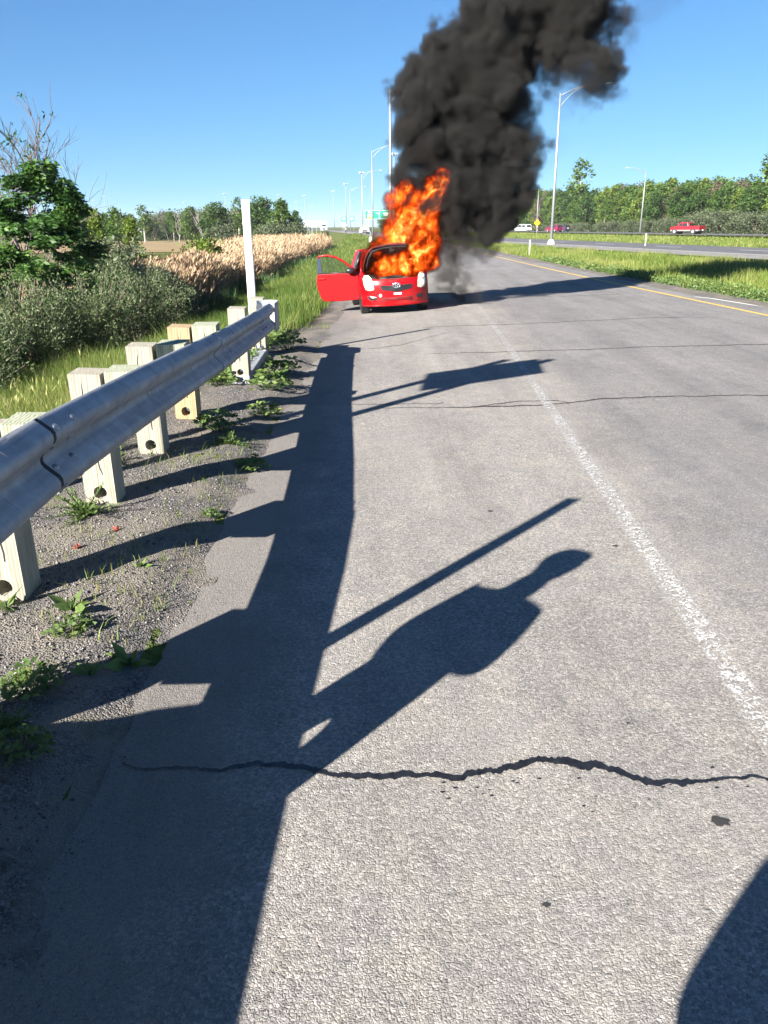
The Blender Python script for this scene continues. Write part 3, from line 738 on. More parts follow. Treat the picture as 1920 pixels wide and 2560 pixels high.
def marker(loc, h, label):
    """a thin-walled half-round marker post"""
    mb = MB()
    def fn(u, v):
        a = -PI * .42 + u * PI * .84
        return (.058 * math.sin(a) / .97, -.035 * math.cos(a), v * h)
    mb.grid(fn, 12, 14)
    o = mb.build('marker_post', M['white_plastic'], None, smooth=True, thick=.006)
    o.location = loc; setp(o, label, 'marker post', 'white marker posts on the guardrail'); return o
marker((-1.945, 11.92, .0), 2.27, 'tall white plastic marker post standing behind the last guardrail post')
marker((-1.70, 1.60, .0), 2.45, 'tall white plastic marker post by the near guardrail, known by its long thin shadow')

# ------------------------------------------------------------------ plants made of many small leaves
def leaf_cloud(P, size, aspect=.45, r=rng, up=.35, droop=0.0, D=None):
    n = len(P)
    if D is None:
        D = r.normal(0, 1, (n, 3)); D[:, 2] = D[:, 2] * .7 + up
    D = D / np.linalg.norm(D, axis=1, keepdims=True); D[:, 2] -= droop
    R = r.normal(0, 1, (n, 3)); R[:, 2] += .8
    S = np.cross(D, R); S /= np.linalg.norm(S, axis=1, keepdims=True) + 1e-9
    L = (size * (.6 + .8 * r.random(n)))[:, None]; W = L * aspect
    Nn = np.cross(S, D)
    mid = P + D * L * .5
    V = np.stack([P, mid + S * W * .5 + Nn * W * .12, P + D * L, mid - S * W * .5 + Nn * W * .12], 1)
    b = 4 * np.arange(n)[:, None]
    F = np.concatenate([b + np.array([[0, 1, 2]]), b + np.array([[0, 2, 3]])])
    return V.reshape(-1, 3), F
def join(parts):
    Vs, Fs, As, o = [], [], [], 0
    for V, F, A in parts:
        Vs.append(V); Fs.append(F + o); As.append(A); o += len(V)
    return np.concatenate(Vs), np.concatenate(Fs), np.concatenate(As)

def blades(P, h, w, lean=.35, r=rng, az=None):
    n = len(P); h = h * (.55 + .9 * r.random(n)); a = r.uniform(0, 2 * PI, n)
    s = np.stack([np.cos(a), np.sin(a), a * 0], -1) * (w * (.6 + .8 * r.random(n)))[:, None] * .5
    b = r.uniform(0, 2 * PI, n) if az is None else az + r.normal(0, .6, n)
    ln = np.stack([np.cos(b), np.sin(b), b * 0], -1) * (h * lean * np.abs(r.normal(0, 1, n)))[:, None]
    up = np.stack([h * 0, h * 0, h], -1)
    m = P + up * .55 + ln * .3; t = P + up * .97 + ln
    V = np.stack([P - s, P + s, m - s * .75, m + s * .75, t], 1).reshape(-1, 3)
    q = 5 * np.arange(n)[:, None]
    F = np.concatenate([q + np.array([[0, 1, 3]]), q + np.array([[0, 3, 2]]), q + np.array([[2, 3, 4]])])
    return V, F
def grass(name, n, fx, yr, h, w, mat, label, ypow=1.0, lean=.35, patch=None, zf=gz, hvar=.5, dry=.15):
    y = yr[0] + (yr[1] - yr[0]) * rng.random(n) ** ypow
    a, b = fx(y); x = a + (b - a) * rng.random(n)
    pn = fbm(x * .8 + 3, y * .8, x * 0, 3)
    if patch is not None:
        k = pn + rng.normal(0, .08, n) > patch; x, y, pn = x[k], y[k], pn[k]
    P = np.stack([x, y, zf(x, y) - .02], -1)
    hh = h * (1 + hvar * (pn - .5) * 3.0); hh = np.clip(hh, h * .3, h * 2)
    ww = w * (1 + y * .035)
    V, F = blades(P, hh, ww, lean)
    var = np.clip(rng.normal(.45, .22, len(x)) + (fbm(x * .35, y * .35, x * 0 + 4, 3) - .5) * 1.3 + (rng.random(len(x)) < dry) * .45, 0, 1)
    o = mesh_np(name, V, F, mat, attrs={'var': np.repeat(var, 5)})
    return setp(o, label, 'grass', kind='stuff')
grass('grass', 62000, lambda y: (-7.2 + y * 0, -2.55 + y * 0 - .04 * (y < 9)), (2.6, 14), .38, .006, M['grass'], 'tall green and straw coloured grass on the bank behind the guardrail', 1.0, .4)
grass('grass', 78000, lambda y: (-7.4 + y * 0, XL(y) - np.interp(y, [11, 14, 18, 24, 40], [.95, .75, .55, .5, .4])), (12.2, 44), .30, .007, M['grass'], 'lush green grass on the verge beside the burning car', 1.5, .4)
grass('grass', 34000, lambda y: (-7.2 + y * 0, XL(y) - .4), (44, 175), .38, .014, M['grass'], 'mown green grass along the far left road edge', 1.4, .4)
grass('grass', 100000, lambda y: (YEL(y) + 1.6 + .25 * np.sin(y * 2.2), HW(y) - .3), (10, 100), .28, .008, M['grass_yellow'], 'long yellow green grass on the island between the two roads', 1.6, .4)
grass('grass', 42000, lambda y: (HW(y) + 14, HW(y) + 42.5), (40, 230), .26, .012, M['grass_yellow'], 'rough pale grass between the highway and the far carriageway', 1.3, .4)
grass('grass', 5500, lambda y: (XL(y) - 1.5, XL(y) - .05), (3.2, 17), .055, .005, M['grass'], 'thin patchy grass creeping over the gravel verge', 1.2, .6, patch=.60, zf=verge_z)

def seed_heads(n):
    y = rng.uniform(3.5, 9.5, n); x = rng.uniform(-6.8, -3.3, n); k = fbm(x * .9, y * .9, x * 0 + 6, 3) > .47; x, y = x[k], y[k]; n = len(x)
    V, F = blades(np.stack([x, y, gz(x, y)], -1), np.full(n, .5), .005 + 0 * y, .22); tip = V.reshape(-1, 5, 3)[:, 4]
    D = np.stack([rng.normal(.2, .3, n), rng.normal(0, .3, n), np.full(n, 1.0)], -1)
    V2, F2 = leaf_cloud(tip - [0, 0, .05], np.full(n, .075), .2, D=D)
    V, F, A = join([(V, F, np.repeat(np.full(n, .6), 5)), (V2, F2, np.repeat(np.full(n, 1.0), 4))])
    setp(mesh_np('grass', V, F, M['grass_yellow'], attrs={'var': A}), 'straw coloured seed heads over the grass behind the guardrail', 'grass', kind='stuff')
seed_heads(1500)
# leafy low weeds at the edge of the island
def clover_band(n, fx, yr, h, size, mat, label):
    y = yr[0] + (yr[1] - yr[0]) * rng.random(n) ** 1.5; a, b = fx(y); x = a + (b - a) * rng.random(n)
    k = fbm(x * 1.5, y * 1.5, x * 0, 3); z = gz(x, y) + h * k * 2 * rng.random(n)
    V, F = leaf_cloud(np.stack([x, y, z], -1), size * (1 + y * .02), .6)
    return setp(mesh_np('ground_cover', V, F, mat, attrs={'var': np.repeat(np.clip(k + rng.normal(0, .2, n), 0, 1), 4)}), label, 'weeds', kind='stuff')
clover_band(16000, lambda y: (YEL(y) + 1.35, YEL(y) + 2.3), (12, 45), .22, .05, M['weed'], 'low leafy weeds along the edge of the grass island')
clover_band(9000, lambda y: (XL(y) - 1.9, XL(y) - .75), (9.6, 15.5), .16, .045, M['weed'], 'low leafy weeds around the end of the guardrail')

# reeds
def reeds():
    n = 78000
    y = 21.5 + 89 * rng.random(n) ** 1.9; xr = -6.5 + (fbm(y * .4, y * 0, y * 0, 2) - .5) * 2.0; xl = np.interp(y, [21, 26, 40, 60, 110], [-6.8, -7.5, -9.8, -12.8, -19])
    x = xl + (xr - xl) * rng.random(n) ** .8
    z = gz(x, y) - .05
    hh = 1.55 * np.clip(.75 + .5 * fbm(x * .3, y * .3, x * 0, 3), .5, 1.3) * np.interp(xr - x, [0, 1.2], [.72, 1])
    parts = []
    P = np.stack([x, y, z], -1)
    V, F = blades(P, hh, .012 + y * .0006, .10)
    v = np.clip(rng.normal(.4, .2, n), 0, 1)
    parts.append((V, F, np.repeat(v, 5)))
    tip = V.reshape(-1, 5, 3)[:, 4]
    for q in range(2):
        D = np.stack([.45 + rng.normal(0, .25, n), .1 + rng.normal(0, .25, n), 1.1 + rng.normal(0, .2, n)], -1)
        Vp, Fp = leaf_cloud(tip - [0, 0, .12], np.full(n, .16) + y * .0014, .17, D=D)
        parts.append((Vp, Fp, np.repeat(np.clip(v + .15 + .25 * rng.random(n), 0, 1), 4)))
    V, F, A = join(parts)
    setp(mesh_np('reeds', V, F, M['reed'], attrs={'var': A}), 'tan dry reeds with feathery heads filling the ditch', 'reeds', kind='stuff')
    n = 9000
    y = 25 + 80 * rng.random(n) ** 1.7; xr = -5.6 + (fbm(y * .5, y * 0, y * 0 + 5, 2) - .5) * 1.6; x = xr - 2.6 * rng.random(n)
    V, F = blades(np.stack([x, y, gz(x, y) - .03], -1), (.62 + 0 * y), .016 + y * .0005, .25)
    setp(mesh_np('reeds', V, F, M['reed_green'], attrs={'var': np.repeat(rng.random(n), 5)}), 'dark green new reed shoots at the foot of the tan reeds', 'reeds', kind='stuff')
    # thin tall dead stalks on the left of the bed
    n = 5000
    y = 19 + 26 * rng.random(n); x = np.interp(y, [19, 45], [-8, -17]) - 7 * rng.random(n)
    V, F = blades(np.stack([x, y, gz(x, y) - .03], -1), 1.3 + 0 * y, .02 + 0 * y, .25)
    setp(mesh_np('reeds', V, F, M['reed'], attrs={'var': np.repeat(rng.random(n) * .6, 5)}), 'sparse straw coloured reeds behind the grey green shrubs', 'reeds', kind='stuff')
reeds()

# ---- branching
def branch_tree(mb, p, d, L, r, depth, rr, spread=.5, tips=None, up=.25):
    p = Vector(p); d = Vector(d).normalized(); n = 4; path = [p.copy()]; rs = [r]
    for i in range(n):
        d = (d + Vector((rr.gauss(0, .10), rr.gauss(0, .10), rr.gauss(0, .06) + up * .08))).normalized()
        p = p + d * L / n; path.append(p.copy()); rs.append(r * (1 - .45 * (i + 1) / n))
    mb.tube(path, rs, 5 if r > .01 else 3, caps=False)
    if tips is not None: tips.append((p.copy(), d.copy(), depth))
    if depth <= 0: return
    for k in range(rr.choice((2, 3, 3))):
        q = path[rr.randint(2, n)]
        a = Vector((rr.gauss(0, 1), rr.gauss(0, 1), rr.gauss(0, .5))); a = (a - d * a.dot(d)).normalized()
        branch_tree(mb, q, d * (1 - spread * .4) + a * spread + Vector((0, 0, up * .5)), L * rr.uniform(.55, .8), r * .58, depth - 1, rr, spread, tips, up)

# ---- generic far tree prototypes
def far_tree(seed, h, cw, base, nleaf, lsize, mat, shape='round', trunk=M['bark']):
    """returns (trunk mesh object, crown mesh object) of a tree of height h, crown width cw, crown starting at base"""
    r = np.random.default_rng(seed); rr = random.Random(seed)
    root = empty('tree')
    mb = MB(); mb.tube([(0, 0, -.5), (rr.uniform(-.1, .1), rr.uniform(-.1, .1), h * .45), (rr.uniform(-.3, .3), rr.uniform(-.3, .3), h * .9)], [h * .016 + .03, h * .011 + .02, .02], 6)
    for k in range(6):
        z = h * rr.uniform(max(.15, base / h), .75); a = rr.uniform(0, 6.28); l = cw * rr.uniform(.25, .45)
        mb.tube([(0, 0, z), (l * .5 * math.cos(a), l * .5 * math.sin(a), z + l * .4), (l * math.cos(a), l * math.sin(a), z + l * .9)], [h * .006 + .01, h * .004 + .008, .008], 4, caps=False)
    mb.build('trunk', trunk, root)
    nc = 46
    zc = base + (h - base) * r.random(nc) ** .85
    t = (zc - base) / (h - base)
    if shape == 'round': wid = np.sqrt(np.clip(1 - (2 * t - .85) ** 2 / 1.4, .05, 1))
    elif shape == 'tall': wid = np.clip(np.sin(PI * (t * .85 + .12)), .2, 1)
    else: wid = np.clip(1.05 - t, .12, 1)
    a = r.uniform(0, 2 * PI, nc); q = np.sqrt(r.random(nc)) * cw * .5 * wid
    Cn = np.stack([q * np.cos(a), q * np.sin(a), zc], -1); cr = cw * (.12 + .12 * r.random(nc))
    ci = r.integers(0, nc, nleaf)
    off = r.normal(0, 1, (nleaf, 3)); off /= np.linalg.norm(off, axis=1, keepdims=True); off *= (r.random(nleaf) ** .4)[:, None]
    P = Cn[ci] + off * cr[ci][:, None] * [1, 1, .85]
    V, F = leaf_cloud(P, np.full(nleaf, lsize), .7, r)
    cv = r.normal(.45, .2, nc)
    var = np.clip(cv[ci] + r.normal(0, .15, nleaf), 0, 1)
    mesh_np('crown', V, F, mat, parent=root, attrs={'var': np.repeat(var, 4)})
    return root
def bare_tree(seed, h, depth=4, mat=None, spread=.55, lean=(0, 0, 1)):
    rr = random.Random(seed); root = empty('bare_tree'); mb = MB()
    branch_tree(mb, (0, 0, -.3), lean, h * .42, h * .013 + .012, depth, rr, spread, None, .5)
    mb.build('branches', mat or M['dead'], root); return root
def put(root, loc, rz, sc, label, cat, group, name=None, first=[]):
    """first use moves the prototype, later uses copy it with its parts"""
    if root.name in first: o = copy_tree(root)
    else: first.append(root.name); o = root
    if name: o.name = name
    o.location = loc; o.rotation_euler = (0, 0, rz); o.scale = sc if hasattr(sc, '__len__') else (sc,) * 3
    setp(o, label, cat, group); return o

PT = {
 'mid1': far_tree(1, 10, 6.0, 1.0, 4600, .42, M['tree_a']),
 'mid2': far_tree(2, 10, 5.0, .8, 4600, .42, M['tree_a'], 'tall'),
 'dark1': far_tree(3, 10, 6.5, .8, 4600, .42, M['tree_b']),
 'dark2': far_tree(4, 10, 5.0, 1.0, 4600, .40, M['tree_b'], 'tall'),
 'bright1': far_tree(5, 10, 5.4, .6, 4600, .42, M['tree_c']),
 'bright2': far_tree(6, 10, 3.6, .6, 2200, .38, M['tree_c'], 'tall'),
 'scrub1': far_tree(7, 10, 4.6, 1.0, 1700, .30, M['brownish'], 'tall', M['bark_pale']),
 'thin1': far_tree(8, 10, 3.6, 3.0, 900, .42, M['tree_a'], 'tall', M['bark_pale']),
 'bush1': far_tree(9, 3, 4.6, .1, 2200, .22, M['willow']),
 'bush2': far_tree(10, 3, 3.8, .1, 2000, .22, M['tree_c']),
}
bare = [bare_tree(31, 8, 5, M['dead']), bare_tree(32, 8, 5, M['bark_pale'])]
WOODS = 'trees of the wood behind the far carriageway'
def bearing(x, y):
    u = 960 + 2052 * x / y
    for lim, t in ((960, 'left of the flames'), (1060, 'straight behind the flames'), (1180, 'hidden by the smoke'), (1290, 'right of the smoke'), (1345, 'behind the white minivan'), (1400, 'behind the tall island lamp'), (1480, 'right of the tall island lamp'), (1590, 'under the tall sparse tree'), (1680, 'behind the far street lamp'), (1760, 'behind the red pickup'), (1850, 'right of the red pickup')):
        if u < lim: return t
    return 'at the right edge'
LBL = {'mid1': 'rounded mid green tree in the wood behind the far carriageway', 'mid2': 'slender mid green tree in the wood behind the far carriageway', 'dark1': 'broad dark green tree in the wood behind the far carriageway', 'dark2': 'narrow dark green tree in the wood behind the far carriageway', 'bright1': 'bright yellow green rounded tree in the wood behind the far carriageway', 'bright2': 'bright yellow green narrow tree in the wood behind the far carriageway', 'scrub1': 'brownish half bare tree in the wood behind the far carriageway', 'thin1': 'thin pale trunked tree in the wood behind the far carriageway'}
rr = random.Random(5)
kinds = ['mid1', 'mid2', 'dark1', 'dark2', 'bright1', 'mid1', 'mid2', 'dark1', 'bright2', 'scrub1', 'thin1']
for row, (off, hs) in enumerate(((61, .77), (66, .87), (73, .96))):
    y = 104.0 + row * 2.5
    rowname = ('front row', 'second row', 'back row')[row]
    while y < 600:
        k = rr.choice(kinds) if row else rr.choice(kinds + ['bright1', 'bright2', 'thin1', 'mid2'])
        x = float(HW(y)) + off + rr.uniform(-2, 2); s = hs * rr.uniform(.92, 1.08) * np.interp(y, [100, 150, 260, 420], [.92, 1.0, 1.22, 1.6])
        if y < 165 and rr.random() < .35: k = 'scrub1'
        put(PT[k], (x, y, -.2), rr.uniform(0, 6.28), (s * rr.uniform(1.0, 1.35),) * 2 + (s,), LBL[k].split(' in the wood')[0] + ', ' + rowname + ' of the wood, ' + bearing(x, y), 'tree', WOODS)
        y += rr.uniform(2.6, 4.2) * (1 + max(0, y - 150) / 260)
o = put(PT['thin1'], (float(HW(228)) + 64, 228, 0), 1, (2.1, 2.1, 1.78), 'tall sparse tree rising well above the even tops of the wood', 'tree', None)
o = put(PT['thin1'], (float(HW(150)) + 66, 146, 0), 1, (1.5, 1.5, 1.30), 'tall thin tree standing above the wood by the right edge', 'tree', None)
# willow scrub in front of the wood
y = 112.0
while y < 235:
    x = float(HW(y)) + 56.5 + rr.uniform(-1, 1.2)
    s = rr.uniform(.8, 1.1) * np.interp(y, [112, 140, 175, 235], [1.2, 1.15, .8, .55])
    put(PT['bush1'], (x, y, -.1), rr.uniform(0, 6.28), (s * 1.15, s * 1.15, s), 'grey green willow bush in front of the wood, ' + bearing(x, y), 'bush', 'willow bushes in front of the wood')
    y += rr.uniform(2.2, 3.6)

# ---- trees and bushes far left: (pixel-free) x, y, kind, height, width factor, label
LEFT = [
 (-7.2, 66, 'dark1', 3.9, .9, 'dark dense tree right of the white marker post behind the reeds'),
 (-31.0, 150, 'mid1', 9.0, 1.0, 'leafy mid green tree rising just behind the top of the reeds'),
]
def leftt(u, v_top, Yd, kind, wf, label, zb=-1.25, group=None):
    """places a tree by its bearing and its height over the field"""
    x = (u - 960) / 2052.0 * Yd; top = 1.9 + (571 - v_top) / 2052.0 * Yd
    s = (top - zb) / (3.0 if kind.startswith('bush') else 10.0)
    return put(PT[kind] if kind in PT else bare[int(kind[-1])], (x, Yd, zb), rr.uniform(0, 6.28), (s * wf, s * wf, s), label, 'bush' if kind.startswith('bush') else 'tree', group, 'bush' if kind.startswith('bush') else ('bare_tree' if kind.startswith('bare') else 'tree'))
leftt(661, 508, 135, 'dark1', 1.25, 'dark dense rounded tree just right of the white marker post')
leftt(712, 512, 120, 'mid2', 1.2, 'slender leafy tree standing right of the dark rounded tree')
leftt(748, 538, 150, 'dark2', .9, 'small pointed dark tree at the right end of the left tree line')
leftt(549, 519, 150, 'dark1', 1.35, 'dark round topped tree just left of the white marker post')
leftt(603, 505, 150, 'thin1', .9, 'sparse yellowing tree half hidden behind the white marker post')
leftt(366, 520, 190, 'thin1', 1.4, 'open crowned pale tree standing above the left tree line')
leftt(484, 528, 190, 'mid1', 1.1, 'small leafy tree between the bare trees of the left tree line')
leftt(425, 505, 185, 'bare0', 1.0, 'leafless grey tree with fanned twigs in the left tree line')
leftt(452, 508, 190, 'bare1', .9, 'leafless pale tree right of the open crowned tree')
leftt(512, 502, 180, 'bare1', .8, 'thin leafless tree left of the dark round topped tree')
leftt(588, 500, 160, 'bare0', .8, 'leafless grey tree left of the marker post top')
leftt(690, 540, 160, 'bare0', .7, 'small leafless tree right of the marker post')
leftt(247, 534, 40, 'bright2', .85, 'slim bright yellow green sapling beside the big leafy tree')
leftt(333, 552, 38, 'bright2', .70, 'second slim bright green sapling in front of the farm field')
leftt(218, 520, 95, 'mid2', 1.3, 'olive green tree right behind the big leafy tree')
leftt(300, 526, 85, 'thin1', 1.5, 'thin many stemmed tree between the two bright saplings')
leftt(285, 622, 33, 'bush1', 1.1, 'low brownish bush under the bright saplings')
leftt(520, 606, 42, 'bush2', 1.0, 'round bright green bush standing in the reeds')
leftt(560, 575, 105, 'bush1', 1.2, 'grey green bush left of the marker post behind the reeds')
leftt(690, 570, 105, 'bush1', .9, 'grey green bush right of the marker post behind the reeds')
leftt(740, 572, 112, 'bush1', .9, 'grey green bush at the right end of the left tree line')
leftt(822, 584, 150, 'bush1', .5, 'small rounded shrub at the end of the reeds near the highway')
for k in range(75):
    u = rr.uniform(140, 640); Yd = rr.uniform(205, 260)
    leftt(u, rr.uniform(535, 556), Yd, rr.choice(['mid1', 'dark1', 'mid2', 'bush1', 'thin1', 'bright1']), rr.uniform(.9, 1.6), ('bushy tree', 'leafy tree', 'small tree')[k % 3] + ' in the low line beyond the farm field, ' + ('behind the big leafy tree' if u < 215 else 'behind the bright saplings' if u < 350 else 'below the bare trees' if u < 470 else 'behind the round bright bush' if u < 560 else 'behind the marker post'), group='trees of the low line beyond the farm field')
for k in range(12):
    u = rr.uniform(600, 745); Yd = rr.uniform(118, 190)
    leftt(u, rr.uniform(545, 575), Yd, rr.choice(['mid1', 'mid2', 'dark1', 'bush1']), rr.uniform(.9, 1.5), 'leafy tree in the thicket right of the white marker post', group='trees of the thicket right of the marker post')

# ---- big leafy ash tree near left
def big_tree():
    r = np.random.default_rng(41); q = random.Random(41)
    root = empty('leafy_tree', (-8.75, 20.0, -1.25)); setp(root, 'big dark green leafy tree at the left edge above the grey shrubs', 'tree')
    mb = MB(); tips = []
    for k in range(4): branch_tree(mb, (q.uniform(-.3, .3), q.uniform(-.3, .3), -.2), (q.uniform(-.35, .4), q.uniform(-.3, .3), 1), 1.7, .06, 3, q, .65, tips, .2)
    mb.build('trunk', M['bark'], root)
    # sprays: drooping compound leaves along some forty limbs, in uneven layers
    Ps, Ds, vs = [], [], []
    for k in range(44):
        t = r.random() ** .9; z0 = .7 + 3.5 * t; a0 = k * 2.4 + r.normal(0, .3); l = (1.62 * (1 - t) ** .62 + .28) * r.uniform(.65, 1.12)
        lv = r.normal(.42, .2)
        for m in range(int(16 + 16 * l)):
            f = .25 + .75 * r.random() ** .6; a = a0 + r.normal(0, .16) / (f + .2)
            c = np.array([.75 * t - .1 + l * f * math.cos(a), l * f * math.sin(a), z0 + .55 * l * f * (1 - .35 * f)]) + r.normal(0, .07, 3)
            out = np.array([math.cos(a), math.sin(a), .35 - .3 * r.random()]); out /= np.linalg.norm(out)
            sd = np.cross(out, [0, 0, 1.0]); sd /= np.linalg.norm(sd)
            sv = lv + r.normal(0, .12)
            for j in range(8):
                q2 = j / 7.0; b = c + out * (.34 * q2) + np.array([0, 0, -.17 * q2 * q2])
                for sgn in (-1, 1):
                    Ps.append(b); Ds.append(out * .55 + sd * sgn * .8 + np.array([0, 0, -.35])); vs.append(sv + r.normal(0, .1))
    for k in range(160):
        t = r.random() ** .5; a = r.uniform(0, 6.28)
        c = np.array([.75 - .1 + .25 * math.cos(a), .25 * math.sin(a), 3.6 + 1.0 * t])
        for j in range(10): Ps.append(c + r.normal(0, .07, 3)); Ds.append(np.array([math.cos(a + j), math.sin(a + j), -.2])); vs.append(r.normal(.55, .15))
    P = np.array(Ps); D = np.array(Ds) + r.normal(0, .18, (len(Ps), 3))
    V, F = leaf_cloud(P, np.full(len(P), .135), .42, r, D=D)
    mesh_np('crown', V, F, M['ash'], parent=root, attrs={'var': np.repeat(np.clip(vs, 0, 1), 4)})
big_tree()
def dead_tree(seed, loc, stems, label, leaves=0):
    q = random.Random(seed); root = empty('bare_tree', loc); setp(root, label, 'tree')
    mb = MB(); tips = []
    for d, L, r0 in stems: branch_tree(mb, (q.uniform(-.1, .1), q.uniform(-.1, .1), 0), d, L, r0, 4, q, .5, tips, .35)
    mb.build('branches', M['dead'], root)
    if leaves:
        r = np.random.default_rng(seed); T = np.array([t[0] for t in tips if t[0].z > 2.2 and t[2] > 0][:70]); P = np.repeat(T, 7, 0) + r.normal(0, .08, (len(T) * 7, 3))
        V, F = leaf_cloud(P, np.full(len(P), .12), .45, r); mesh_np('leaves', V, F, M['ash'], parent=root, attrs={'var': np.repeat(r.random(len(P)) * .6, 4)})
dead_tree(51, (-10.9, 23.5, -1.25), [((-.08, 0, 1), 3.0, .085), ((.04, .1, 1), 2.9, .07), ((.2, 0, 1), 2.6, .055), ((.1, -.1, 1), 2.8, .055)], 'tall leafless tree rising behind the big leafy tree at the left edge', 1)
dead_tree(53, (-9.75, 22.5, -1.25), [((.10, 0, 1), 2.9, .05), ((.02, .1, 1), 2.7, .045), ((.16, .1, 1), 2.7, .045)], 'slender leafless tree rising above the top of the big leafy tree')

# ---- silvery shrubs behind the guardrail
def olive_shrub(seed, h, w, nst, dens):
    r = np.random.default_rng(seed); q = random.Random(seed); root = empty('shrub'); mb = MB()
    Ps, Ds, vs = [], [], []
    for k in range(nst):
        a = q.uniform(0, 6.28); f = math.sqrt(q.random()); ex = f * w * .5 * math.cos(a); ey = f * w * .5 * math.sin(a)
        ez = h * (1 - .45 * f * f) * q.choice((.62, .78, .9, 1.0, 1.12))
        p0 = Vector((ex * .25, ey * .25, 0)); p2 = Vector((ex, ey, ez)); p1 = (p0 + p2) * .5 + Vector((-ex * .12, -ey * .12, h * .08))
        mb.tube([p0, p1, p2], [.012, .008, .004], 4, caps=False)
        sv = r.normal(.45, .22)
        n = int(dens * q.uniform(.7, 1.3)); t = r.random(n) ** .55
        pts = (np.array(p0)[None] * ((1 - t) ** 2)[:, None] + 2 * np.array(p1)[None] * (t * (1 - t))[:, None] + np.array(p2)[None] * (t * t)[:, None])
        side = r.normal(0, .075, (n, 3)); pts = pts + side
        d = np.array((p2 - p1).normalized()); D = d[None] * .7 + r.normal(0, .55, (n, 3)) + [0, 0, .25]
        keep = pts[:, 2] > h * .14
        Ps.append(pts[keep]); Ds.append(D[keep]); vs.append(np.clip(sv + r.normal(0, .2, n), 0, 1)[keep])
    mb.build('stems', M['bark'], root)
    P = np.concatenate(Ps); V, F = leaf_cloud(P, np.full(len(P), .055), .34, r, D=np.concatenate(Ds))
    mesh_np('foliage', V, F, M['olive'], parent=root, attrs={'var': np.repeat(np.concatenate(vs), 4)})
    return root
SH = [olive_shrub(61, 2.1, 2.2, 90, 190), olive_shrub(62, 2.1, 2.0, 80, 190), olive_shrub(63, 2.0, 1.8, 70, 180)]
SL = ['grey green shrub nearest the guardrail at the left edge', 'silvery shrub at the left edge below the big leafy tree', 'tallest silvery shrub under the big leafy tree', 'dense grey green shrub in the middle of the shrub row', 'bushy shrub right of the middle of the shrub row', 'grey shrub with upright tips near the right end of the row', 'low spreading shrub at the right end of the shrub row', 'small dark shrub at the far right end of the row beside the reeds', 'shrub behind the left half of the shrub row', 'shrub standing behind the middle of the shrub row', 'shrub at the back near the tan reeds']
for k, (x, y, h) in enumerate([(-6.6, 12.2, 2.0), (-7.9, 13.6, 2.15), (-6.9, 15.3, 2.15), (-6.1, 16.6, 2.1), (-5.75, 18.6, 2.05), (-5.65, 20.6, 1.9), (-5.7, 22.2, 1.5), (-6.3, 24.0, 1.2), (-8.9, 16.5, 2.2), (-7.6, 18.8, 2.1), (-7.0, 21.8, 1.9)]):
    put(SH[k % 3], (x, y, float(gz(x, y)) - .05), k * 1.3, (h / 2.05 * 1.12, h / 2.05 * 1.12, h / 2.05), SL[k], 'shrub', 'silvery shrubs behind the guardrail')

# ---- weeds on the gravel, each one a plant
def weed(loc, kind, s, label, seed, mat=None):
    r = np.random.default_rng(seed); mat = mat or M['weed']
    P, D, L, asp, vs = [], [], [], .3, []
    stems = MB()
    if kind == 'spray':          # many arching stems with paired narrow leaves
        for k in range(22):
            a = r.uniform(0, 6.28); e = r.uniform(.25, 1.1); d = np.array([math.cos(a) * math.cos(e), math.sin(a) * math.cos(e), math.sin(e)])
            ln = s * r.uniform(.6, 1.1); path = []
            for j in range(12):
                t = j / 11; p = d * ln * t + np.array([0, 0, -.22 * s * t * t]); path.append(p)
                if j:
                    for g in (-1, 1):
                        sd = np.cross(d, [0, 0, 1]); sd /= np.linalg.norm(sd) + 1e-6
                        P.append(p); D.append(d * .8 + sd * g * .8 + [0, 0, .35]); L.append(s * .16 * (1.1 - .5 * t)); vs.append(r.normal(.5, .2))
            stems.tube(path, s * .010, 3, caps=False)
        asp = .32
    elif kind == 'rosette':      # broad basal leaves
        for k in range(11):
            a = r.uniform(0, 6.28); e = r.uniform(.2, 1.0); P.append([0, 0, .0]); D.append([math.cos(a) * math.cos(e), math.sin(a) * math.cos(e), math.sin(e)]); L.append(s * r.uniform(.7, 1.1)); vs.append(r.normal(.6, .2))
        stems.tube([(0, 0, -.02), (0, 0, .03)], .006, 5); asp = .34
    else:                        # clover-like: short stems topped by three leaflets
        for k in range(60):
            a = r.uniform(0, 6.28); f = math.sqrt(r.random()) * s; h = s * (.9 - .5 * (f / s) ** 2) * r.uniform(.5, 1.1)
            p = np.array([f * math.cos(a), f * math.sin(a), h]); stems.tube([(p[0] * .3, p[1] * .3, 0), p], s * .008, 3, caps=False); a0 = r.uniform(0, 6.28)
            v0 = r.normal(.5, .2)
            for j in range(3):
                P.append(p); D.append([math.cos(a0 + j * 2.1), math.sin(a0 + j * 2.1), .25]); L.append(s * .26); vs.append(v0)
        asp = .62
    P = np.array(P, float); D = np.array(D, float) + r.normal(0, .08, (len(P), 3))
    V, F = leaf_cloud(P, np.array(L), asp, r, D=D)
    root = empty('weed_plant', loc); setp(root, label, 'weed')
    stems.build('stems', mat, root)
    mesh_np('leaves', V, F, mat, parent=root, attrs={'var': np.repeat(np.clip(vs, 0, 1), 4)})
    sa = stems.v
    return root
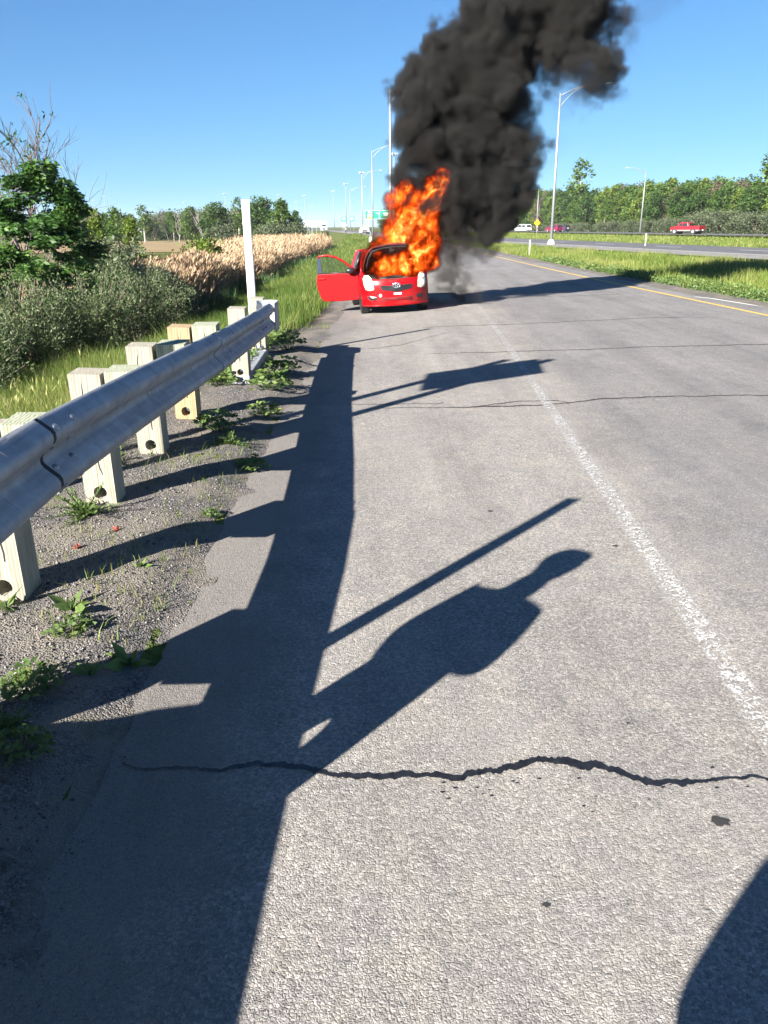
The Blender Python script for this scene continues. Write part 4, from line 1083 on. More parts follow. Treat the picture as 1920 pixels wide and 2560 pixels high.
WD = [(-2.02, 4.88, 'spray', .30, 'large sprawling weed with narrow leaves at the foot of a guardrail post'), (-2.62, 7.4, 'spray', .26, 'weed tuft behind the middle guardrail post'),
 (-1.55, 7.15, 'clover', .22, 'bushy leafy weed on the gravel by the tan post'), (-1.38, 6.7, 'spray', .22, 'spreading weed with grassy stalks on the gravel'), (-1.25, 7.9, 'clover', .18, 'leafy weed near the shadow edge beyond the tan post'),
 (-1.1, 6.15, 'clover', .14, 'small weed at the edge of the asphalt shadow'), (-1.60, 3.52, 'rosette', .12, 'small weed with reddish broad leaves by the nearest post'), (-1.52, 3.28, 'clover', .10, 'low round weed just right of the nearest post'),
 (-1.30, 2.93, 'rosette', .10, 'upright small weed with pointed leaves at the verge edge'), (-1.18, 3.10, 'rosette', .15, 'bright broad leaved weed at the verge edge'), (-1.50, 2.80, 'clover', .13, 'bluish green leafy weed on the near gravel'),
 (-1.48, 2.52, 'spray', .14, 'bright green weed at the lower left edge'), (-1.36, 2.36, 'clover', .11, 'cluster of small leaves at the lower left edge'), (-1.62, 2.45, 'clover', .12, 'dense low weed in the lower left corner'), (-1.95, 3.55, 'rosette', .11, 'green weed against the base of the nearest post'),
 (-1.40, 4.05, 'rosette', .06, 'tiny weed sprout on bare gravel'), (-1.2, 5.0, 'clover', .07, 'small patch of weed in the lit gravel'), (-2.25, 6.15, 'spray', .22, 'tufted weed beside the second post'), (-2.0, 9.4, 'clover', .2, 'leafy weed at the foot of the end foundation'),
 (-1.35, 9.2, 'clover', .26, 'clump of leafy weeds beside the end of the guardrail'), (-1.35, 10.2, 'clover', .28, 'larger clump of weeds beside the ground strut'), (-1.5, 12.4, 'clover', .3, 'clump of weeds beyond the guardrail nose')]
for k, (x, y, kd, s, lab) in enumerate(WD): weed((x, y, float(verge_z(x, y)) - .005), kd, s, lab, 100 + k)
weed((-1.86, 4.30, float(verge_z(-1.86, 4.30))), 'rosette', .05, 'small crimson leaved weed on the dark gravel', 140, M['weed_red'])
weed((-1.72, 4.62, float(verge_z(-1.72, 4.62))), 'rosette', .045, 'small reddish weed beside the sprawling weed', 141, M['weed_red'])
0 and weed((-2.15, 4.55, float(verge_z(-2.15, 4.55))), 'rosette', .06, 'small red weed under the guardrail rail', 142, M['weed_red'])

# ------------------------------------------------------------------ the burning car
CAR = empty('burning_car', (.29, 19.22, -.035), rad(7.0), .945)
CAR.rotation_euler = (0, rad(-2.9), rad(7.0))
setp(CAR, 'red hatchback car burning on the shoulder with its bonnet up and one door open', 'car')
def fasc_y(x, z):
    a = min(1.0, abs(x) / .845)
    y = -.69 + .34 * a ** 3.2 + .05 * a
    y += .10 * max(0, (.30 - z) / .15) ** 2 * .3 + .55 * max(0, z - .70) ** 1.3 - .015 * math.sin((z - .2) / .6 * PI)
    return y
def surf_patch(pts, off, thick=.03, n=1):
    off = off + .012
    """closed outline in x,z on the front surface, extruded forward by off"""
    mb = MB(); k = len(pts)
    cx = sum(p[0] for p in pts) / k; cz = sum(p[1] for p in pts) / k
    fr = [(x, fasc_y(x, z) - off, z) for x, z in pts]; bk = [(x, fasc_y(x, z) + thick, z) for x, z in pts]
    vs = fr + bk + [(cx, fasc_y(cx, cz) - off * 1.6, cz)]
    fs = [(i, (i + 1) % k, 2 * k) for i in range(k)] + [(i, k + i, k + (i + 1) % k, (i + 1) % k) for i in range(k)]
    return mb.add(vs, fs)
mb = MB()
def fas(u, v):
    x = -.845 + 1.69 * u; a = abs(x) / .845
    zt = .865 - .03 * (1 - a ** 2) if a < .62 else .84 + (a - .62) * .25
    zb = .19 + .03 * a ** 4
    z = zb + (zt - zb) * v
    return (x * (1 - .03 * max(0, .3 - z)), fasc_y(x, z), z)
mb.grid(fas, 33, 17)
mb.build('front_bumper', M['red_scorched'], CAR, smooth=True, thick=.012)
# body side shells: stations along y, profile from sill to beltline (and over the roof for the cabin)
def side(s):
    mb = MB()
    st = [-.36, -.2, 0, .25, .5, .9, 1.6, 2.2, 2.75, 3.0]
    def prof(y):
        w = .845 - .03 * max(0, (y - 2.2) / .8) ** 2 * 2 - (.06 * max(0, (-.05 - y) / .3))
        top = np.interp(y, [-.36, .0, .5, 1.6, 3.0], [.86, .93, 1.0, 1.03, 1.02])
        zb = .22
        arch = 0
        return [(w - .05, zb), (w - .015, zb + .1), (w, .45), (w, .62), (w - .015, .78), (w - .05, top - .05), (w - .09, top), (w - .17, top + .005)]
    P = [[(s * x, y, z) for x, z in prof(y)] for y in st]
    k = len(P[0]); mb.add([p for r_ in P for p in r_], [(i * k + j, (i + 1) * k + j, (i + 1) * k + j + 1, i * k + j + 1) for i in range(len(P) - 1) for j in range(k - 1)])
    return mb
side(1).build('body_side', M['red_car'], CAR, smooth=True, thick=.012)
sl = MB()   # left of the picture: fender, then the open doorway, then the rear quarter
st_parts = [([-.36, -.2, 0, .25, .42], M['red_car']), ([1.58, 1.9, 2.3, 2.75, 3.0], M['red_car'])]
for sts, m_ in st_parts:
    mb = MB()
    rows = []
    for y in sts:
        w = .845 - .03 * max(0, (y - 2.2) / .8) ** 2 * 2 - (.06 * max(0, (-.05 - y) / .3)); top = float(np.interp(y, [-.36, .0, .5, 1.6, 3.0], [.86, .93, 1.0, 1.03, 1.02]))
        rows.append([(-x, y, z) for x, z in ((w - .05, .22), (w - .015, .32), (w, .45), (w, .62), (w - .015, .78), (w - .05, top - .05), (w - .09, top), (w - .17, top + .005))])
    k = 8; mb.add([p for r_ in rows for p in r_], [(i * k + j, (i + 1) * k + j, (i + 1) * k + j + 1, i * k + j + 1) for i in range(len(rows) - 1) for j in range(k - 1)])
    mb.build('body_side', m_, CAR, smooth=True, thick=.012)
# sill, floor, roof, pillars, rear
mb = MB(); mb.box((0, 1.25, .27), (1.56, 3.1, .12)); mb.build('floor_pan', M['black_plastic'], CAR)
mb = MB()
def rooffn(u, v):
    y = 1.05 + 1.75 * v; x = -.6 + 1.2 * u; return (x, y, 1.50 - .10 * (abs(x) / .6) ** 2.5 - .05 * ((v - .35) / .65) ** 2 * 1.5)
mb.grid(rooffn, 9, 8); mb.build('roof', M['red_car'], CAR, smooth=True, thick=.02)
for s in (-1, 1):
    mb = MB(); mb.tube([(s * .74, .42, .98), (s * .68, .75, 1.22), (s * .59, 1.08, 1.42)], .035, 6); mb.build('front_pillar', M['red_dark'] if s > 0 else M['red_car'], CAR, smooth=True)
    mb = MB(); mb.tube([(s * .77, 1.6, 1.0), (s * .66, 1.68, 1.25), (s * .59, 1.75, 1.43)], .04, 6); mb.build('door_pillar', M['black_plastic'], CAR, smooth=True)
    mb = MB(); mb.prism([(s * .775, 2.35, 1.0), (s * .79, 2.98, 1.0), (s * .62, 2.8, 1.42), (s * .61, 2.55, 1.43)], (0, 0, 0), (-s * .03, 0, 0)); mb.build('rear_pillar', M['red_car'], CAR)
    mb = MB(); mb.prism([(s * .76, 1.64, 1.01), (s * .77, 2.36, 1.01), (s * .60, 2.54, 1.42), (s * .595, 1.78, 1.42)], (0, 0, 0), (-s * .008, 0, 0)); mb.build('quarter_window', M['glass_dark'], CAR)
mb = MB(); mb.prism([(.77, .48, 1.0), (.775, 1.56, 1.02), (.61, 1.68, 1.42), (.59, 1.10, 1.42)], (0, 0, 0), (-.008, 0, 0)); mb.build('side_window', M['glass_dark'], CAR)
mb = MB(); mb.add([(-.72, .48, .99), (.72, .48, .99), (.58, 1.08, 1.44), (-.58, 1.08, 1.44)], [(0, 1, 2, 3)]); mb.build('windscreen', M['glass_dark'], CAR, thick=.008)
mb = MB()
mb.grid(lambda u, v: ((-.8 + 1.6 * u) * (1 - .22 * max(0, v - .55) / .45), 3.02 + .05 * math.sin(u * PI) - .22 * max(0, v - .55) / .45, .25 + 1.2 * v), 9, 8); mb.build('tailgate', M['red_car'], CAR, smooth=True, thick=.02)
# engine bay
mb = MB(); mb.box((0, .02, .50), (1.34, .78, .04)); mb.box((0, .44, .72), (1.4, .05, .5)); mb.box((-.66, .02, .68), (.03, .78, .36)); mb.box((.66, .02, .68), (.03, .78, .36)); mb.build('engine_bay', M['soot'], CAR)
mb = MB(); mb.box((-.1, .08, .66), (.52, .42, .28), rz=.06); mb.box((-.1, .08, .82), (.40, .3, .06)); mb.box((.42, .05, .68), (.26, .3, .24)); mb.box((-.50, .12, .70), (.2, .26, .26)); mb.tube([(-.3, -.15, .83), (0, -.2, .86), (.3, -.12, .82), (.5, .1, .8)], .035, 8)
mb.build('engine', M['soot'], CAR, bevel=.015)
mb = MB(); mb.box((.30, -.28, .80), (.12, .08, .10)); mb.box((-.28, -.3, .80), (.16, .06, .08)); mb.tube([(-.6, -.22, .84), (-.62, .1, .9)], .018, 6); mb.box((.03, -.33, .79), (.9, .05, .07)); mb.build('slam_panel', M['ash_grey'], CAR, bevel=.008)
# bonnet: raised, its burnt underside facing the front
BON = empty('bonnet'); BON.parent = CAR; BON.location = (0, .42, .985); BON.rotation_euler = (rad(-56), 0, 0)
bpy.data.objects.remove(BON)
def bon(u, v, dz=0.0):
    x = (-.70 + 1.40 * u) * (1 - .20 * v ** 3); l = .92 * v * (1 - .06 * (abs(x) / .7) ** 2)
    a = rad(43); z0 = .04 * (1 - (2 * u - 1) ** 2) - dz - .05 * (abs(2 * u - 1)) ** 6
    # local frame of the bonnet: along -y when shut, turned up by a about the hinge; a little twisted by the heat
    a += .06 * (u - .5)
    y = -l * math.cos(a) + z0 * math.sin(a); z = l * math.sin(a) + z0 * math.cos(a)
    return (x, .42 + y, .985 + z)
mb = MB(); mb.grid(lambda u, v: bon(u, v), 17, 10); bonnet = mb.build('bonnet', M['red_dark'], CAR, smooth=True, thick=.014)
mb = MB(); mb.grid(lambda u, v: bon(.04 + .92 * u, .04 + .92 * v, .022), 13, 8); mb.build('inner_panel', M['soot'], bonnet, smooth=True)
mb = MB()
for (u0, u1, v0, v1) in ((.05, .95, .86, .95), (.05, .13, .1, .9), (.87, .95, .1, .9), (.40, .60, .55, .86), (.13, .42, .45, .53), (.58, .87, .45, .53), (.3, .7, .1, .18)):
    mb.grid(lambda u, v: bon(u0 + (u1 - u0) * u, v0 + (v1 - v0) * v, .045 + .012 * math.sin(u * PI)), 5, 4)
mb.build('stiffening_rib', M['soot'], bonnet, smooth=True, thick=.012)
mb = MB()
for s in (0, 1):
    mb.grid(lambda u, v: bon((.0 if s == 0 else .955) + .045 * u, .02 + .96 * v, -.006), 3, 10)
mb.build('bonnet_edge', M['red_car'], bonnet, smooth=True, thick=.012)
# lamps
for s in (-1, 1):
    hl = surf_patch([(s * x, z) for x, z in ((.545, .60), (.64, .575), (.735, .60), (.77, .70), (.785, .86), (.74, .935), (.655, .945), (.59, .87), (.555, .74))], .012, .05)
    o = hl.build('headlight', M['lens'], CAR, smooth=False, bevel=.01)
    rf = MB(); x0, z0 = s * .655, .70; rf.ell((x0, fasc_y(x0, z0) - .016, z0), (.075, .02, .085), 12, 8); rf.build('reflector', M['reflector'], o, smooth=True)
    rf = MB(); x0, z0 = s * .70, .85; rf.ell((x0, fasc_y(x0, z0) - .012, z0), (.05, .018, .05), 12, 8); rf.build('indicator', M['reflector'], o, smooth=True)
# grille, badge, openings
o = surf_patch([(-.40, .66), (-.36, .585), (-.12, .55), (0, .53), (.12, .55), (.36, .585), (.40, .66), (.37, .695), (0, .675), (-.37, .695)], .006).build('upper_grille', M['black_plastic'], CAR)
mb = MB()
for k in range(4):
    z = .58 + k * .028; mb.tube([(x, fasc_y(x, z) - .012, z + .03 * (abs(x) / .4) ** 1.2 - .006) for x in np.linspace(-.36, .36, 9)], .005, 4)
for k in range(9):
    x = -.32 + k * .08; mb.tube([(x, fasc_y(x, .6) - .012, .575), (x, fasc_y(x, .66) - .012, .67)], .004, 4)
mb.build('grille_mesh', M['black_plastic'], o)
mb = MB()
def ring(cx, cz, rx, rz_, r, off=.026): return [(cx + rx * math.cos(t), fasc_y(cx, cz) - off, cz + rz_ * math.sin(t)) for t in np.linspace(0, 2 * PI, 25)]
for a in ((0, .685, .088, .060), (0, .685, .030, .055), (0, .710, .060, .024)): mb.tube(ring(*a, 0), .010, 6, caps=False)
mb.build('badge', M['chrome'], CAR, smooth=True)
o = surf_patch([(-.39, .40), (-.37, .30), (.37, .30), (.39, .40), (0, .39)], .004).build('lower_grille', M['bumper_shadow'], CAR)
for z in (.335, .368):
    mb = MB(); mb.tube([(x, fasc_y(x, z) - .012, z) for x in np.linspace(-.37, .37, 11)], .010, 6); mb.build('grille_bar', M['red_car'], o, smooth=True)
for s in (-1, 1):
    surf_patch([(s * x, z) for x, z in ((.49, .42), (.66, .455), (.70, .44), (.645, .345), (.52, .345))], .004).build('fog_recess', M['black_plastic'], CAR)
    mb = MB(); mb.tube([(s * x, fasc_y(s * x, z) - .008, z) for x, z in ((.72, .47), (.68, .36), (.60, .325), (.5, .325))], .010, 5); mb.build('bumper_crease', M['red_car'], CAR, smooth=True)
for s in (-1, 1):
    mb = MB(); mb.tube([(s * .42, fasc_y(.42, z) - .002, z) for z in np.linspace(.30, .80, 8)], .006, 4); mb.build('panel_seam', M['bumper_shadow'], CAR)
mb = MB(); mb.ell((-.40, fasc_y(-.40, .455) - .012, .455), (.04, .012, .04), 12, 6); mb.build('tow_cover', M['sign_white'], CAR, smooth=True)
mb = MB(); mb.box((.02, fasc_y(.02, .485) - .010, .485), (.19, .008, .045)); mb.build('dealer_strip', M['sign_white'], CAR)
mb = MB(); mb.tube([(-.835, -.36 + .0, .235)] + [(x, fasc_y(x, .2) - .01, .215) for x in np.linspace(-.76, .76, 13)] + [(.835, -.36, .235)], .022, 6); mb.build('bumper_lip', M['red_car'], CAR, smooth=True)
# wheels
def wheel(loc, steer=0.0):
    mb = MB(); n = 28; R = .30
    prof = [(-.09, .20), (-.095, .27), (-.08, .295), (-.03, R), (.03, R), (.08, .295), (.095, .27), (.09, .20)]
    vs = [(px, pr * math.cos(2 * PI * i / n), pr * math.sin(2 * PI * i / n)) for i in range(n) for px, pr in prof]; k = len(prof)
    mb.add(vs, [(i * k + j, i * k + j + 1, ((i + 1) % n) * k + j + 1, ((i + 1) % n) * k + j) for i in range(n) for j in range(k - 1)])
    w = mb.build('wheel', M['tyre'], CAR, smooth=True); w.location = loc; w.rotation_euler = (0, 0, steer)
    mb = MB()
    for s in (-1, 1): mb.tube([(s * .05, 0, 0), (s * .08, 0, 0)], [.20, .19], 20)
    mb.build('rim', M['rim'], w); return w
for x, y in ((-.72, 0), (.72, 0), (-.72, 2.46), (.72, 2.46)):
    wheel((x, y, .30))
    mb = MB(); s = 1 if x > 0 else -1; mb.tube([(s * .70, y, .33), (s * .8485, y, .33)], .335, 28); mb.build('wheel_arch', M['black_plastic'], CAR)
# mirrors
mb = MB(); mb.ell((.98, .62, 1.02), (.12, .07, .075), 12, 8); mb.tube([(.78, .6, .97), (.9, .6, .99)], .025, 6); mb.build('mirror', M['soot'], CAR, smooth=True)
# open front door (local: hinge line at x=0, door runs along +u)
DR = empty('door')
DM = Matrix.Translation((-.815, .44, 0)) @ Matrix.Rotation(rad(74), 4, 'Z')      # +Y of the door runs out along the opened door
bpy.data.objects.remove(DR)
def dpt(u, w, z): return DM @ Vector((-w, u, z))     # w: outwards (towards the front once opened)
mb = MB()
outline = [(0, .36), (.03, .30), (.5, .285), (.93, .29), (1.02, .36), (1.10, .62), (1.115, .80), (1.07, .985), (.5, .985), (.0, .955)]
mb.prism([dpt(u, -.02 , z) for u, z in outline], (0, 0, 0), dpt(0, .05, 0) - dpt(0, 0, 0)); door = mb.build('door', M['red_car'], CAR, bevel=.02)
mb = MB(); mb.tube([dpt(u, .0, z) for u, z in ((.02, .96), (.12, 1.06), (.35, 1.26), (.58, 1.385), (.80, 1.43), (.98, 1.42), (1.03, 1.37))], .028, 8); mb.build('window_frame', M['red_car'], door, smooth=True)
mb = MB(); mb.prism([dpt(u, -.015, z) for u, z in ((.955, .985), (1.07, .985), (1.045, 1.40), (.965, 1.41))], (0, 0, 0), dpt(0, .03, 0) - dpt(0, 0, 0)); mb.build('pillar_trim', M['navy_car'], door)
mb = MB(); mb.prism([dpt(u, 0, z) for u, z in ((.16, .985), (.955, .985), (.965, 1.40), (.80, 1.41), (.58, 1.365), (.35, 1.24), (.16, 1.08))], (0, 0, 0), dpt(0, .004, 0) - dpt(0, 0, 0)); mb.build('window_glass', M['glass'], door)
mb = MB(); mb.tube([dpt(.16, .0, .985), dpt(.16, .0, 1.09)], .012, 6); mb.build('quarter_light_bar', M['black_plastic'], door)
mb = MB(); mb.box(dpt(.96, .045, .86), (.20, .03, .035), rz=rad(74 + 90)); mb.build('door_handle', M['red_car'], door, bevel=.008)
mb = MB(); mb.tube([dpt(u, .035, z) for u, z in ((.0, .965), (.5, .995), (1.06, .995))], .011, 6); mb.build('window_trim', M['black_plastic'], door, smooth=True)
mb = MB(); mb.ell(dpt(.17, .13, 1.035), (.13, .075, .078), 12, 8); mb.tube([dpt(.12, .03, .98), dpt(.15, .1, 1.0)], .025, 6); mb.build('mirror', M['black_plastic'], door, smooth=True)

# ------------------------------------------------------------------ smoke and fire
def volume_object(name, dens, lo, hi, mat, label, cat):
    nx, ny, nz = dens.shape
    me = bpy.data.meshes.new(name); n = dens.size
    me.vertices.add(n)
    gx_, gy_, gz_ = np.meshgrid(np.linspace(lo[0], hi[0], nx), np.linspace(lo[1], hi[1], ny), np.linspace(lo[2], hi[2], nz), indexing='ij')
    me.vertices.foreach_set('co', np.stack([gx_, gy_, gz_], -1).astype(np.float32).ravel())
    a = me.attributes.new('amount', 'FLOAT', 'POINT'); a.data.foreach_set('value', dens.astype(np.float32).ravel())
    o = bpy.data.objects.new(name, me); COL.objects.link(o)
    ng = bpy.data.node_groups.new(name + '_grid', 'GeometryNodeTree')
    ng.interface.new_socket('Geometry', in_out='INPUT', socket_type='NodeSocketGeometry')
    ng.interface.new_socket('Geometry', in_out='OUTPUT', socket_type='NodeSocketGeometry')
    gi = ng.nodes.new('NodeGroupInput'); go = ng.nodes.new('NodeGroupOutput'); L = ng.links.new
    vc = ng.nodes.new('GeometryNodeVolumeCube')
    for k_, v_ in (('Min', lo), ('Max', hi)): vc.inputs[k_].default_value = v_
    for k_, v_ in (('Resolution X', nx), ('Resolution Y', ny), ('Resolution Z', nz)): vc.inputs[k_].default_value = v_
    vc.inputs['Background'].default_value = 0.0
    pos = ng.nodes.new('GeometryNodeInputPosition'); sx = ng.nodes.new('ShaderNodeSeparateXYZ'); L(pos.outputs[0], sx.inputs[0])
    def m(op, a, b=None):
        q = ng.nodes.new('ShaderNodeMath'); q.operation = op
        for i, v_ in enumerate((a, b)):
            if v_ is None: continue
            if isinstance(v_, (int, float)): q.inputs[i].default_value = v_
            else: L(v_, q.inputs[i])
        return q.outputs[0]
    ii = [m('ROUND', m('MULTIPLY', m('SUBTRACT', sx.outputs[q], lo[q]), (r_ - 1) / (hi[q] - lo[q]))) for q, r_ in enumerate((nx, ny, nz))]
    # integer nodes keep large indices exact
    def toint(v_):
        q = ng.nodes.new('FunctionNodeFloatToInt'); L(v_, q.inputs[0]); return q.outputs[0]
    def im(op, a, b):
        q = ng.nodes.new('FunctionNodeIntegerMath'); q.operation = op
        for i, v_ in enumerate((a, b)):
            if isinstance(v_, int): q.inputs[i].default_value = v_
            else: L(v_, q.inputs[i])
        return q.outputs[0]
    ix, iy, iz = map(toint, ii)
    index = im('ADD', im('MULTIPLY', im('ADD', im('MULTIPLY', ix, ny), iy), nz), iz)
    na = ng.nodes.new('GeometryNodeInputNamedAttribute'); na.data_type = 'FLOAT'; na.inputs[0].default_value = 'amount'
    si = ng.nodes.new('GeometryNodeSampleIndex'); si.data_type = 'FLOAT'; si.domain = 'POINT'
    L(gi.outputs[0], si.inputs['Geometry']); L(na.outputs[0], si.inputs['Value']); L(index, si.inputs['Index'])
    L(si.outputs[0], vc.inputs['Density'])
    sm = ng.nodes.new('GeometryNodeSetMaterial'); sm.inputs['Material'].default_value = mat
    L(vc.outputs[0], sm.inputs[0]); L(sm.outputs[0], go.inputs[0])
    md = o.modifiers.new('grid', 'NODES'); md.node_group = ng
    me.materials.append(mat)
    setp(o, label, cat, kind='stuff')
    return o

SMOKE = [(4.25, 21.9, 6.1, .9, .85), (4.55, 21.9, 5.55, .8, .5), (4.0, 21.9, 5.2, .8, .42), (4.7, 21.7, 4.9, .65, .36), (3.6, 21.9, 4.6, .7, .6), (5.9, 21.8, 6.0, .5, .35), (5.75, 21.6, 5.1, .4, .3), (4.3, 22, 6.6, 1.0, .9), (3.2, 21.5, 2.75, .75, .8), (3.05, 21.4, 3.4, .8, .9), (4.3, 22.1, 6.7, 1.0, .9), (2.4, 21.2, 2.3, .7, .8), (1.9, 21.0, 2.75, .8, 1), (4.9, 21.7, 6.2, .8, .8), (5.1, 21.5, 5.3, .6, .6), (3.9, 21.9, 4.9, .8, .1), (4.4, 21.8, 5.2, .7, .09), (4.1, 21.9, 3.6, .7, .09), (2.0, 20.6, 3.0, .4, .4), (1.08, 20.8, 2.69, .75, 1), (.67, 20.6, 3.22, .44, 1), (1.58, 21, 3.42, 1.0, 1), (1.07, 21, 4.06, .79, 1), (1.21, 21, 4.71, .89, 1), (1.72, 21.2, 5.56, .9, 1), (2.7, 21.5, 6.28, 1.05, 1), (3.3, 22, 7.1, 1.15, 1), (2.49, 21.6, 5.09, 1.19, 1), (3.21, 22, 5.94, 1.1, 1), (2.83, 21.6, 4.1, .96, 1), (2.32, 21.3, 3.07, .92, .8), (3.49, 21.8, 3.75, .77, .7), (3.61, 21.7, 3.08, .52, .4), (2.86, 21.3, 2.31, .62, .9), (2.72, 21.3, 1.83, .37, 1), (3.79, 22.2, 6.93, 1.19, 1), (4.68, 22.3, 7.2, 1.29, .9), (5.26, 22, 6.53, .84, .9), (5.38, 21.7, 5.87, .71, .8), (5.57, 21.5, 5.4, .51, .7), (5.33, 21.4, 4.95, .44, .6), (5.22, 21.3, 4.54, .28, .5), (4.83, 21.6, 5.68, .39, .5), (1.81, 21, 2.12, .75, .8), (1.75, 20.8, 1.5, .75, .62), (1.65, 20.6, .85, .75, .55), (2.1, 20.7, 1.3, .7, .5), (1.5, 20.3, .3, .65, .5), (2.0, 20.6, .5, .75, .36), (2.5, 20.9, 1.6, .6, .5), (.46, 20.3, 2.45, .25, .9), (3.8, 22.5, 8.34, 1.35, 1), (4.84, 22.5, 8.25, 1.47, 1), (3.96, 23, 9.79, 1.66, 1), (6.44, 23, 9.45, 1.48, 1), (5.66, 23.5, 10.91, 1.77, 1), (3.96, 23.5, 11.4, 1.56, 1), (6.31, 22, 6.86, .49, .08), (6.78, 22.2, 7.57, .78, .06), (-.25, 21.3, 1.16, .32, .25)]
def smoke_grid():
    lo = np.array([-1.2, 18.9, -.1]); hi = np.array([8.6, 25.4, 12.6]); vx = .085
    n = np.ceil((hi - lo) / vx).astype(int) + 1; hi = lo + (n - 1) * vx
    ax = [lo[i] + vx * np.arange(n[i]) for i in range(3)]
    f = np.full(n, -1.0, np.float32); wgt = np.zeros(n, np.float32)
    q = random.Random(77)
    puffs = []
    for x, y, z, r, d in SMOKE:
        r *= 1.08; puffs.append((x, y, z, r * .88, d))
        for k in range(20 if r > .5 else 8):
            v = Vector((q.gauss(0, 1), q.gauss(0, 1), q.gauss(0, 1))).normalized(); rr_ = r * q.uniform(.22, .55)
            c = Vector((x, y, z)) + v * (r * .95 - rr_ * .55); puffs.append((c.x, c.y, c.z, rr_, d * q.uniform(.7, 1.1)))
    for x, y, z, r, d in puffs:
        m = 1.5 * r; s = []
        for i, c in enumerate((x, y, z)):
            a = max(0, int((c - m - lo[i]) / vx)); b = min(n[i], int((c + m - lo[i]) / vx) + 2); s.append(slice(a, b))
        if any(t.start >= t.stop for t in s): continue
        X_, Y_, Z_ = np.ix_(ax[0][s[0]], ax[1][s[1]], ax[2][s[2]])
        v = (1 - np.sqrt((X_ - x) ** 2 + (Y_ - y) ** 2 + (Z_ - z) ** 2) / r) * min(1.0, r / .5 + .35)
        sub = f[s[0], s[1], s[2]]; w = wgt[s[0], s[1], s[2]]
        better = v > sub; np.copyto(sub, v.astype(np.float32), where=better); np.copyto(w, np.float32(d), where=better)
    k_ = np.where(f.ravel() > -.45)[0]
    ii = np.stack(np.unravel_index(k_, f.shape), -1); Pw = (lo + ii * vx).astype(np.float32)
    x, y, z = Pw.T
    wx = fbm(x * .9 + 7, y * .9, z * .9, 3) - .5; wz = fbm(x * .9 + 57, y * .9, z * .9, 3) - .5
    nz1 = 0; amp = 0
    for o_ in range(5):
        f_ = .85 * 2.05 ** o_; a_ = .58 ** o_
        nz1 = nz1 + a_ * np.abs(2 * vnoise((x + wx * 1.2) * f_ + 13 * o_, y * f_ + 7 * o_, (z + wz * 1.2) * f_ * .85) - 1); amp += a_
    nz1 = nz1 / amp + .12; nz2 = fbm(x * .6 + 30, y * .6, z * .5, 3)
    wp = np.stack([fbm(x * 1.3 + 3, y * 1.3, z * 1.3, 4, .6) - .5, fbm(x * 1.3 + 23, y * 1.3, z * 1.3, 4, .6) - .5, fbm(x * 1.3 + 43, y * 1.3, z * 1.3, 4, .6) - .5], -1) * 1.15
    jj = np.clip(np.round((Pw + wp - lo) / vx).astype(int), 0, n - 1)
    fw = f[jj[:, 0], jj[:, 1], jj[:, 2]]
    val = fw + (nz1 - .5) * 1.15 + (nz2 - .52) * .75
    ww = wgt[jj[:, 0], jj[:, 1], jj[:, 2]]
    # dense, well-edged puffs where the weight is high; thin soft smoke where it is low
    edge = np.where(ww > .5, .18 + .5 * np.clip(nz2 * 3 - 1.3, 0, 1), .8)
    d = np.clip((val - .02) / edge, 0, 1); d = d * d * (3 - 2 * d) * ww ** 1.5 * (.55 + .9 * nz2)
    out = np.zeros(f.size, np.float32); out[k_] = d
    out = out.reshape(f.shape); out[0] = out[-1] = 0; out[:, 0] = out[:, -1] = 0; out[:, :, 0] = out[:, :, -1] = 0
    return out, tuple(lo), tuple(hi)
def smoke_mat():
    m = bpy.data.materials.new('black_smoke'); m.use_nodes = True; nt = m.node_tree; nt.nodes.clear()
    o = nt.nodes.new('ShaderNodeOutputMaterial'); v = nt.nodes.new('ShaderNodeVolumePrincipled')
    v.inputs['Color'].default_value = (.062, .059, .056, 1); v.inputs['Density Attribute'].default_value = 'density'
    v.inputs['Density'].default_value = 10.0; v.inputs['Anisotropy'].default_value = .1
    nt.links.new(v.outputs[0], o.inputs['Volume']); return m
g, lo, hi = smoke_grid()
volume_object('smoke', g, lo, hi, smoke_mat(), 'thick black smoke column billowing up from the burning car', 'smoke')

FIRE = [(.80, 19.02, 1.25, .28, .9), (.98, 19.1, 1.42, .28, .95), (.5, 19.0, 1.05, .24, .9), (.98, 19.1, 1.6, .22, .85), (.1, 18.98, 1.0, .18, .8), (-.16, 19.08, 1.38, .15, .75), (.92, 19.3, 1.22, .3, .85), (1.02, 19.5, 1.5, .3, .9), (.3, 19.3, 1.0, .3, .85), (-.22, 19.6, 1.3, .16, .7), (-.28, 19.5, 1.09, .27, .75), (.06, 19.4, 1.0, .33, .9), (.54, 19.45, 1.06, .36, .9), (.83, 19.55, 1.16, .38, .8), (1.03, 19.6, 1.07, .26, .7), (.08, 20.4, 1.35, .36, 1), (.55, 20.5, 1.62, .46, 1), (.97, 20.5, 1.68, .50, 1), (.8, 20.6, 2.08, .42, 1), (1.07, 20.6, 2.31, .44, .9), (1.35, 20.5, 2.66, .32, 1), (1.45, 20.5, 2.95, .24, 1), (.52, 20.6, 1.94, .36, .9), (.28, 20.4, 1.6, .33, .9), (.48, 20.5, 2.6, .24, .65), (.62, 20.5, 2.78, .22, .75), (.28, 20.45, 2.45, .2, .55), (1.14, 20.25, 1.37, .28, .9), (1.25, 20.1, 1.05, .20, .8), (.0, 20.5, 1.5, .16, .8), (.87, 20.6, 2.5, .32, .7), (-.18, 20.3, 1.3, .15, .7)]
